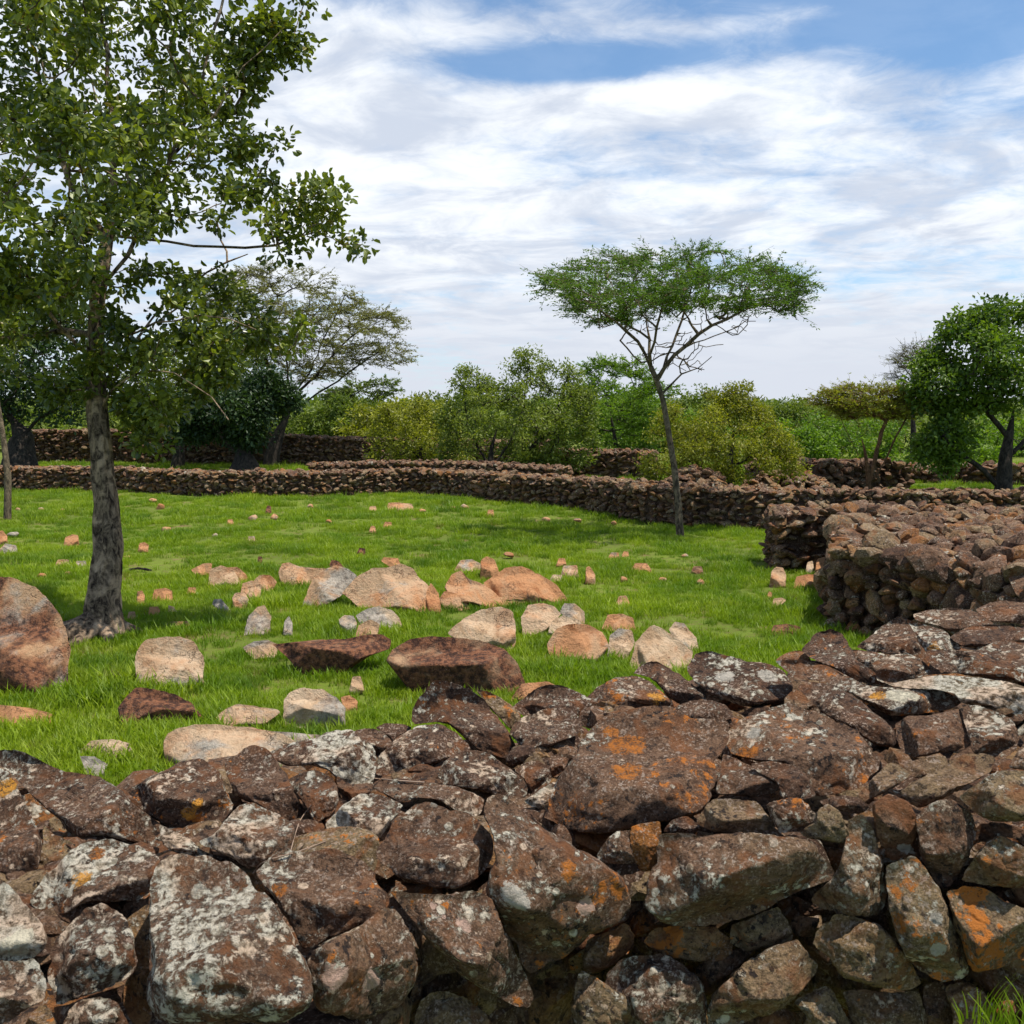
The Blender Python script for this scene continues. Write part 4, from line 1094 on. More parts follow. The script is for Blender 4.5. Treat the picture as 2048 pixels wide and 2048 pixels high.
# ------------------------------------------------------------------ rocks lying in the grass
FOOT = []            # footprints that the grass keeps clear of
ROCKS = [
# region, outline, grey, orange, dark, label
('R4', [(-80,425),(40,415),(100,440),(200,480),(290,560),(340,650),(370,720),(392,830),(375,940),(320,1010),(200,1040),(80,1060),(-80,1055)], .25,.50,.40, 'huge orange and grey boulder dappled by leaf shade at the left edge'),
('R4', [(745,880),(760,820),(810,770),(900,755),(1000,755),(1080,790),(1130,870),(1122,930),(1130,990),(1060,985),(990,990),(940,1010),(860,1000),(790,1015),(750,970)], .52,.05,.0, 'rounded cracked pale grey boulder right of the tree trunk foot'),
('R4', [(650,1150),(700,1080),(760,1030),(870,1045),(960,1070),(1060,1120),(1160,1200),(1100,1225),(980,1225),(850,1225),(720,1215),(660,1190)], .10,.2,.55, 'dark brown tent-shaped rock with a pinkish ridge in tufty grass'),
('R4', [(1190,1200),(1250,1150),(1310,1125),(1420,1140),(1530,1155),(1548,1172),(1440,1215),(1330,1245),(1250,1225)], .35,.25,.05, 'flat kite-shaped pale rock left of the half-round rock'),
('R4', [(1560,1190),(1565,1100),(1600,1060),(1680,1035),(1780,1045),(1860,1090),(1905,1150),(1905,1200),(1850,1225),(1700,1235),(1580,1220)], .60,.0,.12, 'half-round rock with a whitish cap and brown face near the wall'),
('R4', [(1880,1090),(1930,1075),(1975,1110),(1970,1145),(1900,1145)], .1,.7,.1, 'small reddish stone touching the half-round rock'),
('R4', [(-60,1130),(60,1135),(180,1150),(290,1180),(270,1215),(120,1220),(-60,1212)], .0,.65,.0, 'flat orange rock at the left edge below the huge boulder'),
('R4', [(900,1370),(905,1320),(930,1285),(980,1260),(1080,1238),(1200,1240),(1400,1255),(1560,1290),(1640,1340),(1600,1420),(1400,1470),(1100,1480),(930,1440)], .20,.15,.0, 'broad smooth tan boulder with fine cracks just behind the near wall'),
('R4', [(1480,1275),(1640,1285),(1790,1300),(1800,1340),(1600,1360),(1500,1330)], 1.0,.0,.0, 'flat blue-grey slab beside the broad tan boulder'),
('R1', [(400,270),(500,225),(620,215),(720,240),(745,275),(650,290),(500,290)], .55,.0,.25, 'low grey-brown stone half sunk in grass left of the tan boulder'),
('R1', [(440,310),(520,310),(595,355),(565,395),(490,380)], 1.0,.0,.0, 'small whitish flat stone in the grass near the wall crest dip'),
('R4', [(1340,715),(1370,640),(1420,590),(1460,580),(1497,640),(1492,705),(1420,725)], .40,.25,.30, 'grey-brown fin-shaped stone in front of the stone cluster'),
('R4', [(1170,575),(1180,548),(1220,545),(1285,595),(1240,605)], .95,.0,.0, 'small white curved stone left of the fin-shaped stone'),
('R4', [(1280,540),(1300,512),(1350,510),(1375,555),(1350,580),(1290,575)], .45,.30,.10, 'small brown and white stone, lowest of the trio left of the cluster'),
('R4', [(1328,500),(1340,460),(1390,445),(1445,465),(1435,520),(1380,545),(1335,535)], .0,.30,.0, 'peach coloured round stone, middle of the trio left of the cluster'),
('R4', [(1395,450),(1430,415),(1490,412),(1530,450),(1500,480),(1440,490)], .0,.40,.0, 'orange-tan flat round stone, topmost of the trio left of the cluster'),
('R4', [(1148,465),(1158,385),(1220,360),(1290,385),(1335,445),(1250,468)], .20,.20,.0, 'tan block with a white top at the far left of the cluster'),
('R4', [(1240,375),(1310,368),(1360,410),(1390,445),(1330,450),(1290,410)], .05,.60,.25, 'orange and dark stone leaning on the white-topped tan block'),
('R4', [(1055,385),(1120,350),(1170,348),(1165,405),(1100,412)], .15,.55,.15, 'thin orange slab left of the white-topped tan block'),
('R4', [(1560,720),(1570,670),(1595,640),(1615,680),(1615,725)], .95,.0,.0, 'small white pointed stone before the stone cluster'),
('R4', [(1340,815),(1400,780),(1480,772),(1540,800),(1520,840),(1400,845)], .65,.0,.05, 'pale flat stone in grass left of the dark plank-like rock'),
('R4', [(1870,660),(1900,635),(1950,640),(1970,680),(1960,720),(1890,710)], .7,.1,.0, 'small pale stone left of the arched white stone'),
('R4', [(1535,400),(1558,350),(1600,345),(1660,370),(1800,378),(1830,420),(1740,465),(1620,460),(1555,440)], .05,.35,.0, 'long tan slab with a dark notch at the back left of the cluster'),
('R5', [(5,430),(50,350),(100,300),(150,280),(210,295),(248,325),(222,365),(150,405),(80,440),(20,450)], .50,.35,.0, 'reddish and whitish slanting slab left of the biggest cluster rock'),
('R5', [(125,280),(135,257),(165,262),(205,292),(150,295)], .1,.3,.60, 'small dark tip of stone poking above the slanting slab'),
('R5', [(180,400),(240,330),(310,290),(380,290),(430,272),(480,290),(520,340),(560,375),(600,430),(600,470),(540,465),(480,450),(400,440),(330,435),(250,430)], .16,.28,.0, 'biggest pale peach rock in the middle of the left cluster'),
('R5', [(545,470),(540,400),(562,355),(595,400),(606,440),(604,472)], .0,.75,.05, 'narrow red-orange stone standing at the right end of the biggest cluster rock'),
('R5', [(240,495),(290,465),(340,455),(400,475),(430,510),(448,545),(400,540),(320,530),(270,530)], 1.0,.0,.0, 'arched white-grey stone in front of the biggest cluster rock'),
('R5', [(225,595),(250,540),(300,512),(342,532),(332,578),(280,598)], .15,.40,.0, 'small tan hooked stone under the arched white stone'),
('R5', [(-120,620),(0,608),(100,598),(200,595),(270,580),(350,575),(392,600),(382,640),(300,670),(200,700),(100,735),(0,715),(-60,670)], .05,.1,.62, 'dark flat plank-like rock with a black underside'),
('R5', [(368,690),(400,640),(460,600),(560,582),(700,590),(800,610),(880,640),(930,690),(970,740),(988,790),(940,815),(820,825),(700,820),(560,805),(470,780),(400,730)], .05,.35,.50, 'big dark red-brown rock right behind the near wall'),
('R5', [(632,570),(700,510),(770,470),(860,455),(912,475),(927,530),(927,590),(900,635),(820,620),(720,600)], .08,.10,.0, 'cream rock with a pointed left end behind the red-brown rock'),
('R5', [(948,505),(980,450),(1040,442),(1090,455),(1120,490),(1062,530),(1000,570),(953,550)], .40,.15,.0, 'tan rock with a white right shoulder, left of the pile of three'),
('R5', [(1115,480),(1135,442),(1180,445),(1222,480),(1222,525),(1170,520)], .75,.05,.2, 'small grey-capped stone on top of the pile of three'),
('R5', [(1058,570),(1080,520),(1130,495),(1200,515),(1215,550),(1140,580)], .45,.1,.0, 'grey flat stone in the middle of the pile of three'),
('R5', [(1058,620),(1100,550),(1160,530),(1240,535),(1300,565),(1328,625),(1280,665),(1150,685),(1080,660)], .15,.45,.0, 'orange-brown rock with a white top right at the bottom of the pile'),
('R5', [(1318,650),(1330,580),(1370,550),(1425,560),(1438,610),(1400,660),(1350,665)], .70,.05,.15, 'small rock with a white cap left of the large cream wedge rock'),
('R5', [(1412,680),(1440,610),(1490,550),(1520,532),(1570,560),(1640,610),(1688,652),(1675,715),(1560,725),(1430,710)], .05,.06,.0, 'large cream wedge rock nearest the wall crest'),
('R5', [(1583,555),(1610,520),(1650,530),(1700,590),(1720,640),(1650,630),(1600,590)], .75,.10,.0, 'pinkish-white stone behind the large cream wedge rock'),
('R5', [(1295,530),(1320,492),(1380,488),(1430,505),(1445,540),(1380,550)], .0,.50,.0, 'flat orange stone behind the white-capped small rock'),
('R5', [(1348,440),(1370,412),(1400,410),(1422,435),(1400,448)], .0,.45,.0, 'small round peach stone alone behind the pile of three'),
('R5', [(788,355),(880,290),(950,283),(1030,320),(1100,360),(1152,400),(1158,430),(1080,438),(980,415),(880,400),(830,385)], .0,.60,.05, 'large orange dome-shaped rock at the back right of the cluster'),
('R5', [(618,375),(650,320),(690,300),(720,335),(800,365),(870,400),(960,400),(972,420),(880,450),(820,440),(740,415),(660,418)], .15,.50,.05, 'long tan-orange bone-shaped rock in front of the orange dome rock'),
('R5', [(596,430),(620,390),(670,400),(735,440),(700,456),(630,456)], .1,.40,.0, 'small tan stone left under the bone-shaped rock'),
('R5', [(773,320),(775,260),(800,240),(835,255),(857,295),(830,315)], .0,.70,.0, 'upright orange stone behind the bone-shaped rock'),
('R5', [(658,290),(690,258),(740,255),(780,275),(775,292),(720,292)], .45,.25,.0, 'low whitish stone left of the upright orange stone'),
('R5', [(348,262),(360,245),(420,250),(438,272),(400,280)], .0,.75,.05, 'thin orange flake behind the biggest cluster rock'),
('R5', [(1098,270),(1110,250),(1138,250),(1146,272)], .0,.6,.0, 'tiny orange stone behind the orange dome rock, farthest of the small trio'),
('R5', [(1118,308),(1130,282),(1190,280),(1196,315),(1150,318)], .60,.1,.1, 'small grey and tan stone right behind the orange dome rock'),
('R5', [(1224,340),(1228,290),(1242,283),(1268,320),(1268,346)], .1,.50,.0, 'small upright peach stone standing alone right of the dome rock'),
('R5', [(1068,335),(1085,320),(1125,322),(1128,342)], .4,.1,.0, 'little pale stone between the dome rock and the upright peach stone'),
('R5', [(1418,290),(1440,270),(1490,272),(1515,295),(1460,300)], .0,.60,.0, 'flat orange stone in open grass right of the upright peach stone'),
('R5', [(1318,243),(1335,225),(1368,226),(1372,243)], .0,.6,.0, 'tiny orange stone left of a twin in the open grass below the acacia shade'),
('R5', [(1375,235),(1390,220),(1410,221),(1412,236)], .0,.6,.0, 'tiny orange stone right of a twin in the open grass below the acacia shade'),
('R5', [(1675,303),(1690,284),(1725,285),(1735,305)], .1,.3,.5, 'dark red little stone in the grass before the right wall end'),
('R5', [(372,38),(378,12),(420,10),(480,16),(494,38),(430,44)], .0,.45,.0, 'flat pinkish block far back on the lawn near the long wall'),
('R5', [(293,44),(300,27),(325,26),(332,44)], .0,.4,.0, 'small pinkish stone left of the flat pinkish block'),
('R5', [(800,58),(808,42),(830,42),(834,60)], .0,.7,.0, 'small orange stone far back on the lawn right of the centre'),
('R5', [(352,110),(365,93),(392,95),(398,110)], .0,.7,.0, 'small orange stone on the back lawn, upper right of a pair'),
('R5', [(293,130),(305,111),(322,113),(328,132)], .0,.5,.0, 'small orange stone on the back lawn, lower left of a pair'),
('R5', [(208,795),(225,758),(260,756),(278,790),(250,808)], .4,.3,.05, 'small peach stone in grass left of the red-brown rock'),
('R5', [(900,830),(950,790),(1060,778),(1105,800),(1010,850),(940,855)], .0,.80,.35, 'flat red stone between the red-brown rock and the near wall'),
('R5', [(240,222),(255,205),(280,208),(282,224)], .1,.2,.6, 'tiny dark stone on the lawn behind the biggest cluster rock'),
('R6', [(412,790),(425,725),(455,695),(495,700),(515,745),(510,792),(460,800)], .35,.30,.15, 'grey-pink stone standing at the foot of the right wall end'),
('R6', [(625,712),(640,670),(670,660),(680,700),(660,722)], .7,.05,.1, 'small whitish stone leaning at the right wall end'),
('R6', [(680,705),(700,650),(740,635),(765,665),(760,715),(715,722)], .0,.75,.1, 'orange-red stone fallen in the nook of the right wall'),
('R6', [(555,795),(575,755),(640,740),(705,745),(715,790),(640,805)], .1,.60,.0, 'flat orange stone with a pale end in the grass before the right wall'),
('R6', [(416,920),(440,885),(490,880),(515,895),(470,915),(430,928)], .0,.30,.0, 'small buff stone in the grass before the right wall'),
('R6', [(412,1070),(440,1045),(520,1035),(600,1055),(590,1080),(500,1088)], .0,.55,.45, 'flat reddish stone in the grass just behind the near wall'),
('R6', [(395,860),(410,842),(430,850),(428,868)], .0,.8,.0, 'tiny orange stone between the grey-pink and the buff stone'),
('R4', [(348,238),(360,205),(400,190),(432,195),(438,232),(390,242)], .0,.65,.0, 'orange stone on the lawn left of the big tree trunk'),
('R4', [(760,265),(770,238),(800,232),(822,250),(815,272)], .0,.60,.0, 'orange stone alone on the lawn right of the big tree trunk'),
('R4', [(-30,240),(-20,175),(15,168),(42,200),(40,240)], .1,.60,.15, 'reddish stone upright at the left edge behind the huge boulder'),
('R4', [(-20,268),(30,240),(90,250),(98,275),(40,280)], .65,.2,.1, 'white and brown flat stone below the reddish stone at the left edge'),
('R4', [(838,530),(850,495),(910,485),(950,500),(955,540),(890,538)], .05,.70,.05, 'orange-brown stone with a dark notch left of the cluster'),
('R4', [(752,555),(758,505),(785,500),(800,530),(795,560)], .0,.60,.0, 'upright orange stone close to the trunk foot'),
('R4', [(815,620),(825,590),(870,588),(885,612),(860,625)], .0,.8,.1, 'small rust-red stone on the right of the trunk foot'),
('R4', [(697,645),(710,617),(745,615),(752,640)], .0,.5,.1, 'small tan stone touching the grass at the trunk foot'),
('R4', [(1028,503),(1040,482),(1080,482),(1088,502)], .0,.65,.0, 'tiny orange stone left of the stone trio'),
('R4', [(890,692),(930,672),(1050,668),(1055,690),(960,698)], .1,.5,.0, 'thin flat tan stone in the grass above the rounded grey boulder'),
('R4', [(298,350),(320,328),(380,328),(392,350)], .4,.3,.0, 'flat pale stone in the grass behind the huge boulder'),
('R4', [(408,360),(420,337),(475,336),(478,362)], .9,.0,.0, 'flat grey stone touching the left side of the trunk'),
('R4', [(350,412),(362,395),(395,395),(402,412)], .1,.4,.0, 'tiny tan stone between the boulder and the trunk'),
('R4', [(925,610),(930,580),(960,590),(990,612)], .5,.0,.0, 'small whitish pebble between the trunk foot and the fin-shaped stone'),
('R4', [(1360,222),(1372,200),(1405,200),(1412,220)], .6,.0,.3, 'small grey stone on the back lawn above the cluster'),
('R4', [(1250,126),(1258,107),(1285,107),(1292,124)], .0,.6,.0, 'small orange stone on the back lawn above the orange-tan trio'),
('R4', [(1420,335),(1425,312),(1445,312),(1450,333)], .0,.4,.6, 'tiny dark red stone above the left cluster'),
('R4', [(1460,62),(1475,30),(1495,34),(1500,62)], .1,.1,.75, 'dark pointed stone far back on the lawn left of centre'),
('R3', [(770,125),(790,108),(850,105),(910,125),(880,145),(800,145)], .0,.0,.0, ''),
]
ROCKS = [q for q in ROCKS if q[5]]


def build_rocks():
    for i, (reg, pts, gr, orr, dk, label) in enumerate(ROCKS):
        px = to_px(reg, pts)
        vb, vt = px[:, 1].max(), px[:, 1].min()
        hh = vb - vt
        over = any(q in label for q in ('tent-shaped', 'half-round rock with', 'plank-like rock with', 'big dark red-brown'))
        small = (px[:, 0].max() - px[:, 0].min()) < 40
        t = t_ground(vb) * (H - 0.045) / H
        # bury the foot
        low = px[:, 1] > vb - 0.35 * hh
        px[low, 1] += 0.05 * F / t + 0.06 * hh
        w = (px[:, 0].max() - px[:, 0].min()) * t / F / 2
        h = (vb - vt) * t / F / 2
        T = 0.55 * max(0.8 * w, h) if not small else 0.9 * h
        t += 0.5 * T
        o, w, h, T, cen = traced_stone('field_rock', px, lambda u, v, t=t, vb=vb, hh=hh: t + (vb - v) / hh * h * 0.9, T=T, seed=i + 301,
                                       mat=M_ROCK, cuts=((64, 0.18, 0.9), (-34, 0.18, 0.9)) if over else ((float(rng.uniform(28, 52)), -0.1, 0.75), (float(rng.uniform(-14, 2)), -0.25, 0.85)),
                                       nfr=(1, 4), fd=(0.66, 0.9), prof=2.6 if small else 5.5,
                                       side=None if small or over else (float(rng.uniform(-.4, .4)), float(rng.uniform(12, 42)), float(rng.uniform(12, 42))), NA=40 if small else 80, NF=9 if small else 20, rough=0.55, sharp=1.0)
        o.color = (gr, orr, dk, 1)
        tag(o, label, 'rock', 'rocks lying in the grass')
        FOOT.append((cen[0], cen[1] - 0.1 * T, w * 0.92, max(T * 0.8, w * 0.3)))


build_rocks()


def scatter_pebbles():
    """little stones sprinkled over the back lawn, one object each"""
    M = [('R4',100,64,'just right of the sapling foot'),('R4',228,62,'third of the row between sapling and trunk'),('R4',342,66,'of the row nearest the left side of the trunk'),
         ('R4',850,18,'closest to the long wall right of the trunk'),('R4',884,50,'a step in front of the one closest to the long wall'),('R4',918,178,'alone midway between trunk and the dark pointed stone'),
         ('R4',1190,205,'left of the small grey stone on the back lawn'),('R4',1395,118,'below left of the dark pointed stone'),('R4',1815,132,'below the flat pinkish block, leftmost'),
         ('R4',78,205,'above the reddish upright stone at the left edge'),('R4',1512,112,'straight under the dark pointed stone'),
         ('R5',1195,100,'on the shaded lawn left of the acacia foot'),('R5',1348,104,'at the edge of the acacia shade, nearest its trunk'),('R5',655,42,'right of the flat pinkish block, nearer one'),
         ('R5',705,42,'right of the flat pinkish block, farther one'),('R5',45,36,'left of the flat pinkish block by the wall'),
         ('R5',1390,352,'in open grass below the flat orange stone'),('R5',1560,356,'right of the flat orange stone, closer to us'),('R5',1655,250,'behind the dark red little stone'),
         ('R5',1720,370,'in front of the dark red little stone'),('R5',1440,470,'beside the round peach stone behind the pile'),
         ('R5',1060,95,'alone on the lawn behind the orange dome rock'),('R5',520,60,'between the flat pinkish block and the centre'),('R5',900,250,'just behind the top of the orange dome rock'),
         ('R4',230,440,'behind the huge boulder'),('R4',700,330,'touching the right side of the trunk')]
    protos = []
    for k in range(4):
        me = fast_mesh('pebble', VARS[k] * np.array([0.07, 0.05, 0.035]), IF, True)
        me.materials.append(M_ROCK)
        protos.append(me)
    for i, (reg, x, y, where) in enumerate(M):
        u, v = to_px(reg, [(x, y)])[0]
        p = gpt(u, v)
        o = bpy.data.objects.new('pebble', protos[i % 4]); COL.objects.link(o)
        s = rng.uniform(0.8, 1.5) * (0.6 + p[1] / 26)
        o.location = (p[0], p[1], 0.03 * s); o.scale = (s, s, s * rng.uniform(0.9, 1.5))
        o.rotation_euler = (rng.uniform(-.3, .3), rng.uniform(-.3, .3), rng.uniform(0, 6))
        o.color = (rng.uniform(0, .5), rng.uniform(.3, .7), rng.uniform(0, .15), 1)
        tag(o, 'small tan pebble ' + where, 'pebble', 'small tan pebbles sprinkled over the lawn')


scatter_pebbles()

# ------------------------------------------------------------------ trees
def frusta(edges, sides=6):
    """edges: (p0, p1, r0, r1) -> V, F(quads)"""
    P0 = np.array([e[0] for e in edges]); P1 = np.array([e[1] for e in edges])
    R0 = np.array([e[2] for e in edges]); R1 = np.array([e[3] for e in edges])
    d = P1 - P0
    ln = np.maximum(np.linalg.norm(d, axis=1), 1e-6)[:, None]
    d = d / ln
    P1 = P1 + d * R1[:, None] * 0.3
    up = np.tile(np.array([0.31, 0.17, 0.93]), (len(d), 1))
    a = np.cross(d, up); a /= np.maximum(np.linalg.norm(a, axis=1), 1e-6)[:, None]
    b = np.cross(d, a)
    ang = np.arange(sides) * 2 * math.pi / sides
    ca, sa = np.cos(ang), np.sin(ang)
    off = a[:, None, :] * ca[None, :, None] + b[:, None, :] * sa[None, :, None]
    V0 = P0[:, None, :] + off * R0[:, None, None]; V1 = P1[:, None, :] + off * R1[:, None, None]
    V = np.concatenate([V0, V1], axis=1).reshape(-1, 3)
    n = len(edges)
    i = np.arange(sides); j = (i + 1) % sides
    q = np.stack([i, j, j + sides, i + sides], 1)
    Fa = (q[None] + (np.arange(n) * 2 * sides)[:, None, None]).reshape(-1, 4)
    return V, Fa


def tube(pts, rad, sides, lump, seed, flare=None):
    """one continuous, lumpy trunk"""
    p = np.array(pts, float); rr = np.array(rad, float)
    s = np.linalg.norm(np.diff(p, axis=0), axis=1); cum = np.concatenate([[0], np.cumsum(s)])
    m = max(8, int(cum[-1] / 0.035)); q = np.linspace(0, cum[-1], m)
    # smooth the line a little
    c = np.stack([np.interp(q, cum, p[:, i]) for i in range(3)], 1); r = np.interp(q, cum, rr)
    for _ in range(6):
        c[1:-1] = 0.25 * c[:-2] + 0.5 * c[1:-1] + 0.25 * c[2:]
    V, Fa = [], []
    for k in range(m):
        d = c[min(k + 1, m - 1)] - c[max(k - 1, 0)]; d /= np.linalg.norm(d)
        a = np.cross(d, [0, 1, 0.1]); a /= np.linalg.norm(a); b = np.cross(d, a)
        for j in range(sides):
            th = 2 * math.pi * j / sides
            o = a * math.cos(th) + b * math.sin(th)
            q3 = Vector((math.cos(th) * 1.4, math.sin(th) * 1.4, q[k] * 1.3 + seed))
            n1 = noise.noise(q3 * 1.1) * 0.9 + noise.noise(q3 * 2.6) * 0.5 + noise.noise(q3 * 6) * 0.18
            r_ = r[k] * (1 + lump * n1)
            if flare: r_ *= 1 + flare * math.exp(-q[k] / 0.22) * (0.6 + 0.8 * max(0, math.sin(th * 3 + seed)))
            V.append(c[k] + o * r_)
    for k in range(m - 1):
        for j in range(sides):
            j2 = (j + 1) % sides
            Fa.append((k * sides + j, k * sides + j2, (k + 1) * sides + j2, (k + 1) * sides + j))
    return np.array(V), np.array(Fa)


def leaves(P0, D, L, Wd, r, tint, six=False, droop=0.0, up=0.5):
    """leaf blades at P0 along unit directions D"""
    n = len(P0)
    rnd = r.normal(size=(n, 3)); rnd[:, 2] += up
    side = np.cross(D, rnd); side /= np.maximum(np.linalg.norm(side, axis=1), 1e-6)[:, None]
    nrm = np.cross(side, D)
    L = np.broadcast_to(L, (n,))[:, None]; Wd = np.broadcast_to(Wd, (n,))[:, None]
    cup = nrm * Wd * 0.22
    if six:
        V = np.stack([P0, P0 + D * L * 0.32 + side * Wd * 0.46 + cup, P0 + D * L * 0.74 + side * Wd * 0.44 + cup, P0 + D * L - nrm * L * 0.10,
                      P0 + D * L * 0.74 - side * Wd * 0.44 + cup, P0 + D * L * 0.32 - side * Wd * 0.46 + cup], 1).reshape(-1, 3)
        base = np.array([[0, 1, 2, 3], [3, 4, 5, 0]]); k = 6
    else:
        V = np.stack([P0, P0 + D * L * 0.5 + side * Wd * 0.5 + cup, P0 + D * L, P0 + D * L * 0.5 - side * Wd * 0.5 + cup], 1).reshape(-1, 3)
        base = np.array([[0, 1, 2, 3]]); k = 4
    Fa = (base[None] + (np.arange(n) * k)[:, None, None]).reshape(-1, 4)
    T = np.repeat(tint, k, axis=0)
    return V, Fa, T


def poly_edge_dist(poly, P_):
    a = poly; b = np.roll(poly, -1, 0)
    ab = b - a
    ap = P_[:, None, :] - a[None]
    t = np.clip((ap * ab[None]).sum(2) / np.maximum((ab * ab).sum(1)[None], 1e-9), 0, 1)
    d = np.linalg.norm(ap - t[..., None] * ab[None], axis=2)
    return d.min(1)


def sample_poly(poly, n, r):
    lo, hi = poly.min(0), poly.max(0); out = []
    while len(out) < n:
        x, y = r.uniform(lo, hi)
        if in_poly(poly, x, y): out.append((x, y))
    return np.array(out)


def skeleton(nodes, parent, targets, r, wander=0.10, up=0.3, seg=3):
    """join every target to the nearest node of the growing tree"""
    nodes = [np.array(p) for p in nodes]; parent = list(parent)
    root = nodes[-1]
    order = np.argsort(np.linalg.norm(targets - root, axis=1))
    tips = []
    for ti in order:
        T_ = targets[ti]
        A = np.array(nodes)
        d = np.linalg.norm(A - T_, axis=1)
        score = d + 0.6 * np.maximum(A[:, 2] - T_[2], 0) + 0.15 * np.linalg.norm(A - root, axis=1)
        k = int(np.argmin(score))
        a = nodes[k]; prev = k
        ln = np.linalg.norm(T_ - a)
        for s in range(1, seg + 1):
            f = s / seg
            p = a + (T_ - a) * f + (r.normal(size=3) * wander * ln * (1 - f)) - np.array([0, 0, up * ln * f * (1 - f)])
            nodes.append(p); parent.append(prev); prev = len(nodes) - 1
        tips.append(prev)
    return nodes, parent, tips


def radii(nodes, parent, r_tip, expo=0.42, rmax=None):
    n = len(nodes); cnt = np.zeros(n)
    child = np.zeros(n, bool)
    for i in range(n):
        if parent[i] >= 0: child[parent[i]] = True
    cnt[~child] = 1
    for i in range(n - 1, -1, -1):
        if parent[i] >= 0: cnt[parent[i]] += cnt[i]
    rr = r_tip * np.maximum(cnt, 1) ** expo
    if rmax: rr = np.minimum(rr, rmax)
    return rr


